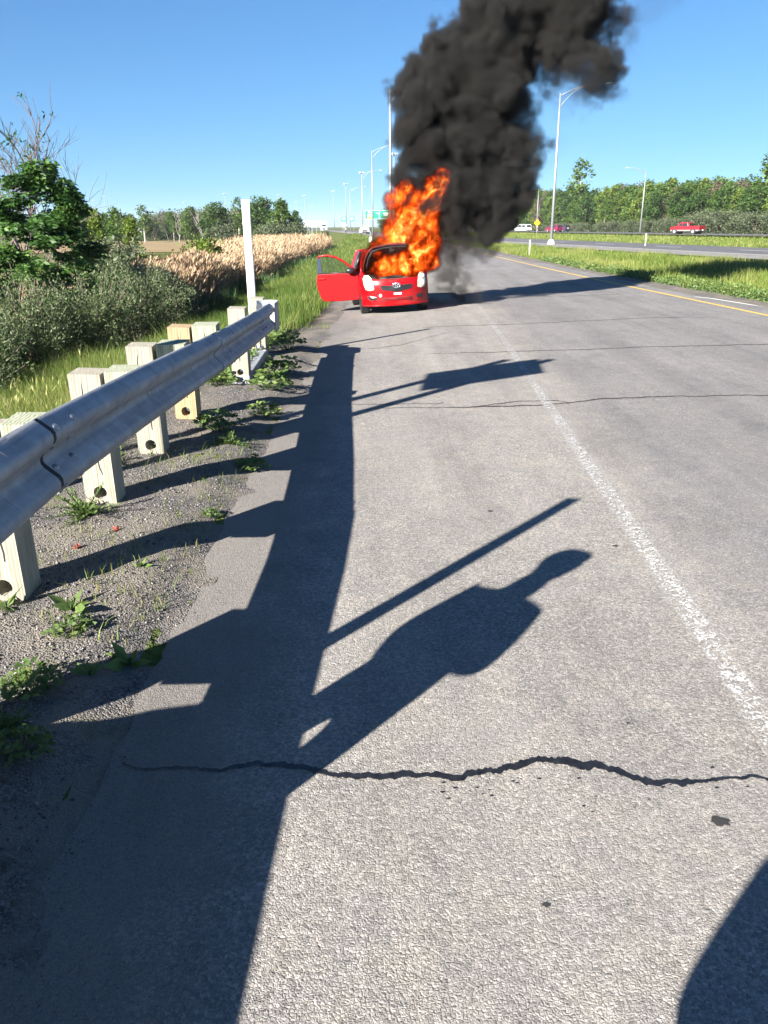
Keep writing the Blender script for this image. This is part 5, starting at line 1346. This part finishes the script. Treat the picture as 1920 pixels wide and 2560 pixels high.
def fire_grid():
    lo = np.array([-.9, 18.6, .62]); hi = np.array([2.0, 21.5, 3.4]); vx = .026
    n = np.ceil((hi - lo) / vx).astype(int) + 1; hi = lo + (n - 1) * vx
    ax = [lo[i] + vx * np.arange(n[i]) for i in range(3)]
    f = np.full(n, -1.0, np.float32); wg = np.zeros(n, np.float32)
    for x, y, z, r, d in FIRE:
        m = 1.8 * r; s = []
        for i, c in enumerate((x, y, z)):
            a = max(0, int((c - m * (1.5 if i == 2 else 1) - lo[i]) / vx)); b = min(n[i], int((c + m * (1.5 if i == 2 else 1) - lo[i]) / vx) + 2); s.append(slice(a, b))
        X_, Y_, Z_ = np.ix_(ax[0][s[0]], ax[1][s[1]], ax[2][s[2]])
        v = 1 - np.sqrt((X_ - x) ** 2 + ((Y_ - y) * 1.3) ** 2 + ((Z_ - z) / 1.15) ** 2) / r
        sub = f[s[0], s[1], s[2]]; w = wg[s[0], s[1], s[2]]
        better = v > sub; np.copyto(sub, v.astype(np.float32), where=better); np.copyto(w, np.float32(d), where=better)
    k_ = np.where(f.ravel() > -.7)[0]
    ii = np.stack(np.unravel_index(k_, f.shape), -1); x, y, z = (lo + ii * vx).astype(np.float32).T
    wx = (fbm(x * 2.2, y * 2.2, z * 1.6, 3) - .5); wy = (fbm(x * 2.2 + 40, y * 2.2, z * 1.6, 3) - .5)
    a, b, c = x * 5.5 + wx * 5.5 - .5 * z, y * 5.5 + wy * 5.5, z * 2.6 + wx * 2
    r1 = 1 - np.abs(2 * vnoise(a, b, c) - 1); r2 = 1 - np.abs(2 * vnoise(a * 2.3 + 9, b * 2.3, c * 2.2) - 1); r3 = 1 - np.abs(2 * vnoise(a * 4.6 + 3, b * 4.6, c * 4.2) - 1)
    rid = r1 * .42 + r2 * .36 + r3 * .22
    env = f.ravel()[k_] + (fbm(x * 3, y * 3, z * 2, 3) - .5) * 1.1
    t = np.clip(env * 1.6 + .25, 0, 1) * np.clip((rid - .46) / .42, 0, 1) ** 1.5
    t = t * wg.ravel()[k_]
    out = np.zeros(f.size, np.float32); out[k_] = t
    out = out.reshape(f.shape); out[0] = out[-1] = 0; out[:, 0] = out[:, -1] = 0; out[:, :, 0] = out[:, :, -1] = 0
    return out, tuple(lo), tuple(hi)
def fire_mat():
    m = bpy.data.materials.new('flame'); m.use_nodes = True; nt = m.node_tree; nt.nodes.clear()
    o = nt.nodes.new('ShaderNodeOutputMaterial'); at = nt.nodes.new('ShaderNodeAttribute'); at.attribute_name = 'density'
    f = at.outputs['Fac']
    col = ramp(nt, f, [(0.0, (.35, .02, .0)), (.2, (.8, .055, .003)), (.42, (1.0, .15, .006)), (.62, (1.0, .36, .035)), (.82, (1.0, .68, .22))])
    em = nt.nodes.new('ShaderNodeEmission'); nt.links.new(col, em.inputs[0])
    st = math_(nt, 'MULTIPLY', math_(nt, 'POWER', f, 1.7), 20.0); nt.links.new(st, em.inputs[1])
    ab = nt.nodes.new('ShaderNodeVolumeAbsorption'); ab.inputs[0].default_value = (.35, .22, .16, 1)
    nt.links.new(math_(nt, 'MULTIPLY', math_(nt, 'POWER', f, .4), 16.0), ab.inputs['Density'])
    ad = nt.nodes.new('ShaderNodeAddShader'); nt.links.new(em.outputs[0], ad.inputs[0]); nt.links.new(ab.outputs[0], ad.inputs[1])
    nt.links.new(ad.outputs[0], o.inputs['Volume']); return m
g, lo, hi = fire_grid()
volume_object('flames', g, lo, hi, fire_mat(), 'tall orange flames leaping from under the raised bonnet of the car', 'fire')

# ------------------------------------------------------------------ lamp posts, masts, signs
def lamp_post(loc, h, arm, label, ang=0.0, base=False, thick=1.0):
    root = empty('lamp_post', loc, ang); setp(root, label, 'lamp post', 'street lamps with curved arms')
    mb = MB(); mb.tube([(0, 0, -.3), (0, 0, h * .5), (0, 0, h)], [.14 * thick, .11 * thick, .075 * thick], 10); mb.ell((0, 0, h), (.10, .10, .09), 8, 5); mb.build('pole', M['lamp_steel'], root, smooth=True)
    L = arm; up = .24 * L
    top = [(L * t, 0, h - .15 + up * (1 - (1 - t) ** 2.2)) for t in np.linspace(0, 1, 9)]
    low = [(L * .60 * t, 0, h - 1.15 + (up * .90 + .88) * (1 - (1 - t) ** 1.9)) for t in np.linspace(0, 1, 8)]
    mb = MB(); mb.tube(top, .045 * thick, 6); mb.tube(low, .035 * thick, 6)
    mb.tube([low[4], (low[4][0], 0, float(np.interp(low[4][0], [q[0] for q in top], [q[2] for q in top])))], .02, 5)
    mb.build('arm', M['lamp_steel'], root, smooth=True)
    mb = MB(); mb.ell((L + .35, 0, h - .15 + up - .02), (.45, .16, .09), 10, 6); mb.build('lamp_head', M['lamp_head'], root, smooth=True)
    if base:
        mb = MB(); mb.tube([(0, 0, -.2), (0, 0, .25), (0, 0, .55)], [.42, .38, .22], 10); mb.build('base', M['concrete'], root)
    return root
lamp_post((.95, 82, 0), 13.9, 3.4, 'tall street lamp directly behind the burning car, its pole passing behind the flames', thick=1.3)
lamp_post((-1.45, 140, 0), 13.5, 4.6, 'street lamp just left of the flames, arm over the road')
lamp_post((-4.3, 190, 0), 12.9, 4.0, 'street lamp third along the left road edge')
lamp_post((-10.0, 267, 0), 12.8, 4.6, 'farthest street lamp along the left road edge')
lamp_post((17.3, 83, -.1), 13.7, 4.3, 'tall street lamp on the grass island whose arm reaches into the smoke', base=True, thick=1.1)
lamp_post((52.2, 165, 0), 11.5, 3.4, 'street lamp in front of the wood behind the red pickup', ang=PI)
mb = MB(); mb.tube([(0, 0, -.3), (0, 0, 10)], [.12, .07], 8)
o = mb.build('pole', M['lamp_steel'], None, smooth=True); o.location = (37.9, 200, 0); o.name = 'utility_pole'; setp(o, 'plain thin pale pole behind the yellow diamond sign', 'pole')
def mast(loc, h, label, group='high mast floodlights along the highway', n=6):
    root = empty('high_mast_light', loc); setp(root, label, 'light mast', group)
    mb = MB(); mb.tube([(0, 0, -1.3), (0, 0, h)], [.32, .16], 8); mb.build('mast', M['mast_steel'], root, smooth=True)
    mb = MB(); mb.tube([(-1.0, 0, h), (1.0, 0, h)], .08, 6); mb.tube([(0, -1, h), (0, 1, h)], .08, 6); mb.build('crossbar', M['mast_steel'], root)
    for k in range(n):
        a = 2 * PI * k / n; mb = MB(); mb.box((1.05 * math.cos(a), 1.05 * math.sin(a), h - .2), (.75, .5, .55), rz=a); mb.build('floodlight', M['lamp_head'], root)
    return root
for x, y, h, lab in [(-301, 870, 30, 'leftmost far floodlight mast above the left tree line'), (-255, 766, 30, 'leaning looking far floodlight mast right of the leftmost one'), (-130, 692, 28.5, 'far floodlight mast left of the white marker post'), (-180, 760, 24, 'short far floodlight mast above the bare trees'), (-89.5, 727, 28.2, 'far floodlight mast right of the white marker post'),
                     (-96.5, 942, 28.3, 'low looking far floodlight mast above the tree thicket'), (-68, 737, 28, 'far floodlight mast above the grey sign panels'), (-96, 1149, 28.3, 'smallest floodlight mast above the grey sign panels'), (-37, 646, 27.8, 'floodlight mast left of the two small green signs'), (-22.4, 532, 27.4, 'floodlight mast between the two small green signs'), (-9.6, 419, 27.2, 'floodlight mast beside the third street lamp'), (5.0, 310, 26.8, 'floodlight mast just right of the pole behind the flames'), (-60, 1300, 28, 'tiny floodlight mast near the vanishing point of the highway')]:
    mast((x, y, 0), h, lab)
for x, y, h, lab in [(-196, 558, 29, 'thin radio antenna above the big leafy tree side'), (-171, 522, 29, 'second thin radio antenna right of the first')]:
    mb = MB(); mb.tube([(0, 0, -1.3), (0, 0, h)], [.14, .07], 5); o = mb.build('antenna', M['mast_steel'], None); o.location = (x, y, 0); setp(o, lab, 'antenna', 'thin antennas beyond the field')

def sign_board(name, loc, w, h, zc, mat, posts, label, cat='road sign', diamond=False, back=False, group=None, pm=None):
    root = empty(name, loc); setp(root, label, cat, group)
    mb = MB()
    if diamond: mb.prism([(w / 2, 0, zc), (0, 0, zc + h / 2), (-w / 2, 0, zc), (0, 0, zc - h / 2)], (0, 0, 0), (0, .04, 0))
    else: mb.box((0, .02, zc), (w, .04, h))
    panel = mb.build('panel', mat, root, bevel=.01)
    for px in posts:
        mb = MB(); mb.tube([(px, .12, -.6), (px, .12, zc + (h * .5 if not diamond else h * .42))], .07 if w > 1.5 else .04, 8); mb.build('post', pm or M['lamp_steel'], root)
    return root, panel
def bars(panel, items, mat, y=-.006, name='lettering'):
    mb = MB()
    for x, z, w, h in items: mb.box((x, y, z), (w, .008, h))
    return mb.build(name, mat, panel)
# big green direction sign
r, p = sign_board('direction_sign', (-.2, 250, 0), 9.6, 2.55, 5.1, M['sign_green'], (), 'big green direction sign with a forked white arrow, half hidden by smoke')
bars(p, [(0, 6.30, 9.4, .06), (0, 3.90, 9.4, .06), (-4.68, 5.1, .06, 2.4), (4.68, 5.1, .06, 2.4)], M['sign_white'], name='border')
bars(p, [(-3.5, 5.85, .5, .45), (-2.7, 5.8, .9, .2), (-3.3, 5.2, 1.2, .22), (-3.3, 4.8, 1.4, .22), (1.6, 5.5, 1.6, .22), (1.6, 5.0, 1.3, .22)], M['sign_white'])
bars(p, [(-3.3, 4.25, 1.2, .36)], M['sign_yellow'], name='yellow_tab')
mb = MB(); mb.tube([(-.3, -.02, 4.2), (-.3, -.02, 6.1)], .09, 6); mb.tube([(-.3, -.02, 5.0), (-.6, -.02, 5.4), (-1.4, -.02, 5.6)], .09, 6); mb.build('arrow', M['sign_white'], p)
for px in (-4.0, 3.9):
    mb = MB(); mb.box((px - .35, .4, 2.9), (.16, .16, 6.2)); mb.box((px + .35, .4, 2.9), (.16, .16, 6.2))
    for z in np.arange(.4, 6, .7): mb.box((px, .4, z), (.6, .1, .08))
    mb.build('post', M['lamp_steel'], r)
for x, lab in ((-19.0, 'left one of the two small green signs far along the highway'), (-14.9, 'right one of the two small green signs far along the highway')):
    r, p = sign_board('direction_sign', (x, 420, 0), 2.5, 2.2, 5.35, M['sign_green'], (-.9, .9), lab, group='small green signs over the highway')
    bars(p, [(0, 6.0, 1.2, .2), (0, 5.5, 1.6, .2), (0, 5.0, 1.3, .2)], M['sign_white'])
sign_board('warning_sign', (-13.6, 300, 0), 1.9, 1.9, 2.35, M['grey_sign'], (0,), 'pale diamond shaped sign back beside the highway', diamond=True)
r, p = sign_board('warning_sign', (35.9, 189, 0), 1.45, 1.45, 2.25, M['sign_yellow'], (0,), 'yellow diamond warning sign in front of the wood', diamond=True)
bars(p, [(-.12, 2.25, .18, .34), (.14, 2.22, .2, .28)], M['black'], name='symbol')
r, p = sign_board('warning_sign', (-3.7, 4.3, -.2), 1.62, 1.5, 4.2, M['sign_yellow'], (.31, -.35), 'diamond warning sign on two posts beyond the guardrail, known by its shadow', diamond=True)
sign_board('marker_sign', (-6.0, 260, 0), .7, .9, 1.8, M['sign_yellow'], (0,), 'small yellow sign on a post beside the far highway')
for k, (x, lab) in enumerate(((-27.3, 'left grey sign panel seen from behind left of the highway'), (-24.6, 'middle grey sign panel seen from behind left of the highway'), (-22.2, 'narrow right grey sign panel seen from behind left of the highway'))):
    r, p = sign_board('highway_sign', (x, 300, -.6), 2.4 if k < 2 else 1.0, 2.2, 3.4, M['grey_sign'], (-.9, .9) if k < 2 else (0,), lab, group='grey sign backs left of the highway')
    mb = MB()
    for q in (-.6, -.2, .2, .6): mb.box((q if k < 2 else q * .4, -.03, 3.4), (.05, .05, 2.1))
    mb.build('stiffener', M['lamp_steel'], p)
for k, (u, Yd, h) in enumerate(((764, 215, 3.2), (775, 180, 3.4), (788, 170, 3.4))):
    mb = MB(); mb.tube([(0, 0, -.6), (0, 0, h)], .06, 6); o = mb.build('stake', M['lamp_steel'], None); o.location = ((u - 960) / 2052 * Yd, Yd, -.6); o.name = 'sign_post'; setp(o, ('bare pale post below the left grey sign panel', 'bare pale post below the middle grey sign panel', 'bare pale post below the right grey sign panel')[k], 'post', 'bare posts by the reeds')
def delineator(loc, h, label):
    root = empty('delineator', loc); setp(root, label, 'delineator', 'thin white roadside delineators')
    mb = MB(); mb.box((0, 0, h / 2 - .1), (.06, .03, h + .2)); mb.build('stake', M['white_plastic'], root)
    mb = MB(); mb.box((0, -.022, h - .12), (.10, .014, .26)); mb.build('plate', M['grey_sign'], root)
delineator((9.75, 53.5, -.05), 1.0, 'thin white delineator on the island left of the tall street lamp')
delineator((24.0, 74, -.1), 1.15, 'thin white delineator on the island towards the right edge')
r = empty('kilometre_post', (-1.15, 88, -.02)); setp(r, 'dark thin post with a white box at its foot just left of the smoke', 'post')
mb = MB(); mb.tube([(0, 0, 0), (0, 0, 1.7)], .04, 6); mb.build('stake', M['mast_steel'], r)
mb = MB(); mb.tube([(0, -.1, .0), (0, -.1, .75)], [.20, .17], 10); mb.ell((0, -.1, .75), (.17, .17, .1), 10, 5); mb.build('white_cap', M['white_plastic'], r, smooth=True)
mb = MB(); mb.box((0, -.05, 1.55), (.14, .03, .3)); mb.build('plate', M['navy_car'], r)
# warehouse on the skyline
r = empty('warehouse', (-150, 470, -1.25)); setp(r, 'long low grey warehouse beyond the left tree line', 'building')
mb = MB(); mb.box((0, 0, 2.6), (72, 30, 5.2)); mb.build('wall', M['warehouse'], r)
mb = MB(); mb.box((0, 0, 5.6), (74, 32, .8)); mb.build('roof', M['roof'], r)
for k in range(9):
    mb = MB(); mb.box((-32 + k * 8, -15.1, 2.0), (3.4, .2, 3.4)); mb.build('loading_door', M['sign_white'], r)

# ------------------------------------------------------------------ vehicles far off
def wheel_at(root, x, y, r=.33, w=.22):
    mb = MB(); mb.tube([(x, y - w / 2, r), (x, y + w / 2, r)], r, 16); o = mb.build('wheel', M['tyre'], root, bevel=.02)
    s = -1 if y < 0 else 1
    mb = MB(); mb.tube([(x, y + s * (w / 2 - .02), r), (x, y + s * (w / 2 + .012), r)], r * .62, 12); mb.build('rim', M['rim'], o)
def vehicle(name, loc, rz, label, cat, prof, W, paint, wheels, windows, extra=None):
    """prof: side outline (x forward, z); W width; windows: list of side outlines; built along +x"""
    root = empty(name, loc, rz); setp(root, label, cat)
    mb = MB(); n = len(prof); zmid = np.mean([p[1] for p in prof])
    zmax = max(p[1] for p in prof)
    def inset(z): return .0 if z < 1.05 else .16 * (z - 1.05) / max(.2, zmax - 1.05)
    L = [(x, -W / 2 + inset(z), z) for x, z in prof]; R = [(x, W / 2 - inset(z), z) for x, z in prof]
    mb.add(L + R, [tuple(range(n)), tuple(reversed(range(n, 2 * n)))] + [(i, n + i, n + (i + 1) % n, (i + 1) % n) for i in range(n)])
    mb.build('body', paint, root, bevel=.05)
    for x in wheels:
        for y in (-W / 2 + .12, W / 2 - .12): wheel_at(root, x, y)
    for wv in windows:
        for s in (-1, 1):
            mb = MB(); pts = [(x, s * (W / 2 - inset(z) + .03), z) for x, z in wv]; mb.prism(pts, (0, 0, 0), (0, -s * .03, 0)); mb.build('side_window', M['glass_dark'], root)
    if extra: extra(root)
    return root
def pane(root, name, mat, pts, d=(.02, 0, 0)):
    mb = MB(); mb.prism(pts, (0, 0, 0), d); return mb.build(name, mat, root)
def minivan_x(root):
    pane(root, 'rear_window', M['glass_dark'], [(-2.39, -.70, 1.08), (-2.39, .70, 1.08), (-2.27, .62, 1.62), (-2.27, -.62, 1.62)], (-.03, 0, 0))
    pane(root, 'windscreen', M['glass_dark'], [(1.62, -.72, 1.08), (1.62, .72, 1.08), (.80, .60, 1.68), (.80, -.60, 1.68)], (.03, 0, .03))
    mb = MB(); mb.box((-2.46, 0, .85), (.03, .5, .14)); mb.build('number_plate', M['grey_sign'], root)
    for s in (-1, 1): mb = MB(); mb.box((-2.43, s * .80, 1.0), (.05, .14, .36)); mb.build('tail_light', M['red_car'], root)
vehicle('minivan', (37.4, 216, .18), rad(118), 'white minivan on the far carriageway in front of the wood', 'van', [(-2.4, .3), (2.35, .3), (2.42, .65), (2.3, .88), (1.65, 1.05), (.75, 1.74), (-.6, 1.80), (-2.2, 1.74), (-2.42, 1.0), (-2.45, .6)], 1.9, M['white_paint'], (-1.5, 1.45), [[(-2.1, 1.12), (-.6, 1.12), (-.6, 1.64), (-1.95, 1.62)], [(-.45, 1.12), (1.25, 1.12), (.62, 1.62), (-.45, 1.64)]], minivan_x)
def suv_x(root):
    pane(root, 'rear_window', M['glass_dark'], [(-2.09, -.64, 1.05), (-2.09, .64, 1.05), (-1.93, .56, 1.52), (-1.93, -.56, 1.52)], (-.03, 0, 0))
    for s in (-1, 1): mb = MB(); mb.box((-2.15, s * .74, .95), (.05, .16, .3)); mb.build('tail_light', M['red_truck'], root)
vehicle('suv', (40.9, 194, .18), rad(118), 'dark red car partly hidden behind the tall street lamp', 'car', [(-2.1, .3), (2.1, .3), (2.15, .7), (1.95, .9), (1.05, 1.02), (.35, 1.58), (-1.85, 1.60), (-2.12, 1.0), (-2.16, .6)], 1.8, M['purple_car'], (-1.3, 1.3), [[(-1.7, 1.08), (-.4, 1.08), (-.4, 1.5), (-1.6, 1.5)], [(-.3, 1.08), (.8, 1.08), (.28, 1.5), (-.3, 1.5)]], suv_x)
vehicle('dark_car', (44.1, 200, .18), rad(118), 'dark blue car beside the dark red car behind the street lamp', 'car', [(-2.1, .3), (2.1, .3), (2.15, .7), (1.95, .9), (1.05, 1.0), (.35, 1.46), (-1.75, 1.5), (-2.12, .95), (-2.16, .6)], 1.8, M['navy_car'], (-1.3, 1.3), [[(-1.6, 1.05), (.7, 1.05), (.25, 1.4), (-1.5, 1.42)]], lambda root: (pane(root, 'number_plate', M['sign_white'], [(-2.18, -.25, .75), (-2.18, .25, .75), (-2.18, .25, .9), (-2.18, -.25, .9)], (-.02, 0, 0)), suv_x(root))[0])
def pickup_x(root):
    mb = MB(); mb.box((-1.62, 0, 1.09), (1.85, 1.5, .03)); mb.build('bed', M['black_plastic'], root)
    for xa, xb in ((-2.66, -2.12), (-1.18, 1.28), (2.22, 2.5)):
        mb = MB(); mb.box(((xa + xb) / 2, 0, .56), (xb - xa, 2.03, .2)); mb.build('two_tone_stripe', M['silver'], root)
    for x in (-1.65, 1.75):
        mb = MB(); mb.tube([(x, -1.012, .42), (x, 1.012, .42)], .46, 18); mb.build('wheel_arch', M['black_plastic'], root)
        for y in (-.92, .92): wheel_at(root, x, y, .40, .24)
    mb = MB(); mb.box((-2.78, 0, .58), (.16, 1.9, .2)); mb.build('rear_bumper', M['chrome'], root, bevel=.03)
    mb = MB(); mb.box((-2.87, 0, .62), (.03, .4, .18)); mb.build('number_plate', M['sign_white'], root)
    pane(root, 'rear_window', M['glass_dark'], [(-.665, -.70, 1.18), (-.665, .70, 1.18), (-.60, .64, 1.68), (-.60, -.64, 1.68)], (-.04, 0, 0))
    pane(root, 'windscreen', M['glass_dark'], [(1.42, -.75, 1.2), (1.42, .75, 1.2), (.82, .64, 1.72), (.82, -.64, 1.72)], (.03, 0, .03))
    for s in (-1, 1):
        mb = MB(); mb.box((-2.70, s * .92, .98), (.06, .14, .34)); mb.build('tail_light', M['red_dark'], root)
        mb = MB(); mb.ell((1.2, s * 1.12, 1.22), (.10, .14, .12), 8, 6); mb.build('mirror', M['red_truck'], root)
    mb = MB(); mb.box((-2.69, 0, .98), (.03, 1.55, .5)); mb.build('tailgate', M['red_truck'], root, bevel=.02)
vehicle('pickup_truck', (51.4, 137.5, .18), rad(128), 'red pickup truck with a silver lower stripe on the far carriageway', 'pickup', [(-2.68, .48), (2.55, .48), (2.66, .8), (2.55, 1.1), (1.5, 1.18), (.85, 1.80), (-.45, 1.84), (-.66, 1.26), (-2.68, 1.26)], 2.0, M['red_truck'], (), [[(-.5, 1.2), (.35, 1.2), (.35, 1.7), (-.42, 1.7)], [(.45, 1.2), (1.2, 1.2), (.75, 1.7), (.45, 1.7)]], pickup_x)
def oncoming_x(root):
    pane(root, 'windscreen', M['glass_dark'], [(1.0, -.74, 1.2), (1.0, .74, 1.2), (.62, .66, 1.72), (.62, -.66, 1.72)], (.05, 0, .04))
    mb = MB(); mb.box((2.66, 0, .85), (.04, 1.1, .3)); mb.build('grille', M['black_plastic'], root)
    mb = MB(); mb.box((2.66, 0, .5), (.08, 1.8, .2)); mb.build('bumper', M['black_plastic'], root)
    for s in (-1, 1): mb = MB(); mb.box((2.65, s * .8, .9), (.05, .3, .2)); mb.build('headlight', M['reflector'], root)
vehicle('white_pickup', (-4.3, 205, 0), rad(-82), 'white pickup truck coming along the highway left of the flames', 'pickup', [(-2.6, .4), (2.55, .4), (2.64, .8), (2.55, 1.1), (1.1, 1.2), (.6, 1.84), (-.9, 1.84), (-1.1, 1.25), (-2.6, 1.2)], 2.0, M['white_paint'], (-1.6, 1.6), [[(-.8, 1.25), (.8, 1.25), (.5, 1.7), (-.7, 1.7)]], oncoming_x)
def semi_x(root):
    pane(root, 'windscreen', M['glass_dark'], [(2.3, -.95, 1.9), (2.3, .95, 1.9), (2.1, .9, 2.6), (2.1, -.9, 2.6)], (.05, 0, .02))
    mb = MB(); mb.box((3.25, 0, 1.1), (.05, 1.2, .9)); mb.build('grille', M['chrome'], root)
    mb = MB(); mb.box((-4.2, 0, 2.5), (8.6, 2.5, 2.7)); mb.build('trailer', M['white_paint'], root)
    for x in (-7.2, -6.0):
        for y in (-1.1, 1.1): wheel_at(root, x, y, .5, .4)
vehicle('semi_truck', (-23.5, 335, 0), rad(-84), 'white lorry coming along the highway near the vanishing point', 'truck', [(.2, .5), (3.2, .5), (3.22, 1.6), (2.35, 1.85), (2.0, 3.0), (.2, 3.6)], 2.5, M['white_paint'], (.8, 2.6), [[(1.0, 1.9), (1.9, 1.9), (1.75, 2.6), (1.0, 2.6)]], semi_x)
vehicle('grey_car', (-38, 440, 0), rad(-80), 'small dark car far along the highway behind the lorry', 'car', [(-2.1, .3), (2.1, .3), (2.15, .7), (1.95, .9), (1.05, 1.0), (.35, 1.46), (-1.75, 1.5), (-2.12, .95)], 1.8, M['navy_car'], (-1.3, 1.3), [[(-1.6, 1.05), (.7, 1.05), (.25, 1.4), (-1.5, 1.42)]])
# motorcycle with rider, a few pixels tall
def motorcycle():
    root = empty('motorcycle', (-11.4, 262, 0), rad(-84)); setp(root, 'motorcycle with a dark clad rider coming along the highway', 'motorcycle')
    for x in (-.7, .75):
        mb = MB(); mb.tube([(x, -.07, .33), (x, .07, .33)], .33, 16); mb.build('wheel', M['tyre'], root, bevel=.02)
    mb = MB(); mb.box((0, 0, .65), (1.2, .3, .35)); mb.ell((.25, 0, .95), (.35, .2, .18), 10, 6); mb.tube([(.75, 0, .35), (.5, 0, 1.1)], .05, 6); mb.tube([(.48, -.38, 1.12), (.48, .38, 1.12)], .025, 6); mb.build('frame', M['black_plastic'], root)
    mb = MB(); mb.ell((.7, 0, 1.0), (.12, .2, .22), 10, 6); mb.build('fairing', M['white_paint'], root, smooth=True)
motorcycle()

# ------------------------------------------------------------------ people (both stand outside the frame; their shadows fall into it)
def person(loc, rz, label, verts, edges, head, cap=False, mats=('cloth_dark', 'hair')):
    root = empty('person', loc, rz); setp(root, label, 'person')
    me = bpy.data.meshes.new('body'); me.from_pydata([v[0] for v in verts], edges, [])
    o = bpy.data.objects.new('body', me); COL.objects.link(o); o.parent = root
    md = o.modifiers.new('skin', 'SKIN'); md.use_smooth_shade = True
    for i, v in enumerate(verts):
        sv = me.skin_vertices[0].data[i]; sv.radius = v[1] if hasattr(v[1], '__len__') else (v[1], v[1]); sv.use_root = (i == 0)
    sb = o.modifiers.new('sub', 'SUBSURF'); sb.levels = 2; sb.render_levels = 2
    me.materials.append(M[mats[0]])
    hx, hy, hz = head
    mb = MB(); mb.ell(head, (.085, .105, .13), 16, 12); mb.ell((hx, hy + .10, hz - .015), (.014, .022, .022), 8, 6); mb.ell((hx, hy + .075, hz - .075), (.03, .02, .012), 8, 5)
    for s in (-1, 1): mb.ell((hx + s * .08, hy, hz - .01), (.012, .026, .034), 8, 6); mb.ell((hx + s * .034, hy + .09, hz + .01), (.014, .008, .009), 8, 5)
    mb.build('head', M['skin'], root, smooth=True)
    mb = MB(); mb.ell((hx, hy - .018, hz + .035), (.087, .10, .11), 14, 8); mb.build('hair', M[mats[1]], root, smooth=True)
    if cap:
        mb = MB(); mb.ell((hx, hy - .005, hz + .06), (.112, .128, .105), 14, 8); mb.ell((hx, hy + .14, hz + .06), (.085, .10, .014), 12, 5); mb.build('cap', M['cloth_blue'], root, smooth=True)
    return root
def fingers(root, wrist, d, up, s):
    """five unequal bent fingers at the end of an arm"""
    w = Vector(wrist); d = Vector(d).normalized(); u = Vector(up).normalized(); sd = d.cross(u).normalized()
    mb = MB(); mb.ell(w + d * .05, (.042, .05, .03), 10, 6)
    for k, ln in enumerate((.075, .085, .08, .062)):
        b = w + d * .085 + sd * (.033 - .022 * k); mb.tube([b, b + d * ln * .5 + u * .004, b + d * ln * .85 - u * .02, b + d * ln * .95 - u * .042], [.010, .0095, .009, .007], 6)
    b = w + d * .03 + sd * .045 * s; mb.tube([b, b + sd * .03 * s + d * .03, b + sd * .032 * s + d * .065], [.012, .011, .008], 6)
    mb.build('hand', M['skin'], root, smooth=True)
BODY = [((0, 0, .95), (.17, .14)), ((0, .0, 1.15), (.165, .13)), ((0, .0, 1.36), (.19, .13)), ((0, 0, 1.48), (.10, .08)), ((0, .03, 1.66), (.08, .08)),
        ((-.10, 0, .85), (.10, .10)), ((-.12, .02, .48), (.07, .07)), ((-.13, -.02, .10), (.05, .05)), ((-.14, .12, .05), (.045, .035)),
        ((.10, 0, .85), (.10, .10)), ((.12, .02, .48), (.07, .07)), ((.13, -.02, .10), (.05, .05)), ((.14, .12, .05), (.045, .035))]
EDG = [(0, 1), (1, 2), (2, 3), (3, 4), (0, 5), (5, 6), (6, 7), (7, 8), (0, 9), (9, 10), (10, 11), (11, 12)]
# bystander by the rail, phone held up in front
arms = [((-.19, 0, 1.42), .075), ((-.22, -.04, 1.16), .06), ((-.10, -.18, 1.08), .045), ((.19, 0, 1.42), .075), ((.25, .0, 1.14), .075), ((.12, -.16, 1.24), .06)]
p1 = person((-1.30, 1.36, .07), rad(-52), 'person in a cap standing by the guardrail beside the photographer, known by the shadow', BODY + arms, EDG + [(2, 13), (13, 14), (14, 15), (2, 16), (16, 17), (17, 18)], (0, .05, 1.70), True)
fingers(p1, (-.10, -.18, 1.08), (.8, -.3, .1), (0, 0, 1), 1); fingers(p1, (.12, -.16, 1.24), (-.8, -.2, .1), (0, 0, 1), -1)
# the photographer: both arms raised to the phone behind the lens
arms = [((-.20, 0, 1.42), .11), ((-.23, .02, 1.12), .09), ((-.05, .26, 1.40), .045), ((.20, 0, 1.42), .11), ((.24, .02, 1.14), .09), ((.16, .26, 1.40), .045)]
p2 = person((-.46, -.50, 0), rad(-18), 'person standing on the shoulder with both arms raised, known by the shadow', BODY + arms, EDG + [(2, 13), (13, 14), (14, 15), (2, 16), (16, 17), (17, 18)], (.0, .03, 1.70), False, ('cloth_blue', 'hair'))
fingers(p2, (-.05, .26, 1.40), (.1, .2, 1), (0, -1, 0), 1); fingers(p2, (.16, .26, 1.40), (-.1, .2, 1), (0, -1, 0), -1)

# ------------------------------------------------------------------ thin summer haze over the plain
mb = MB(); mb.box((0, 1400, 16.5), (4300, 3100, 38)); o = mb.build('haze', None, None)
m = bpy.data.materials.new('haze'); m.use_nodes = True; nt = m.node_tree; nt.nodes.clear()
oo = nt.nodes.new('ShaderNodeOutputMaterial'); v = nt.nodes.new('ShaderNodeVolumePrincipled'); v.inputs['Color'].default_value = (.86, .91, 1, 1); v.inputs['Density'].default_value = .00012
nt.links.new(v.outputs[0], oo.inputs['Volume']); o.data.materials.append(m); setp(o, 'thin pale summer haze over the plain', kind='stuff')
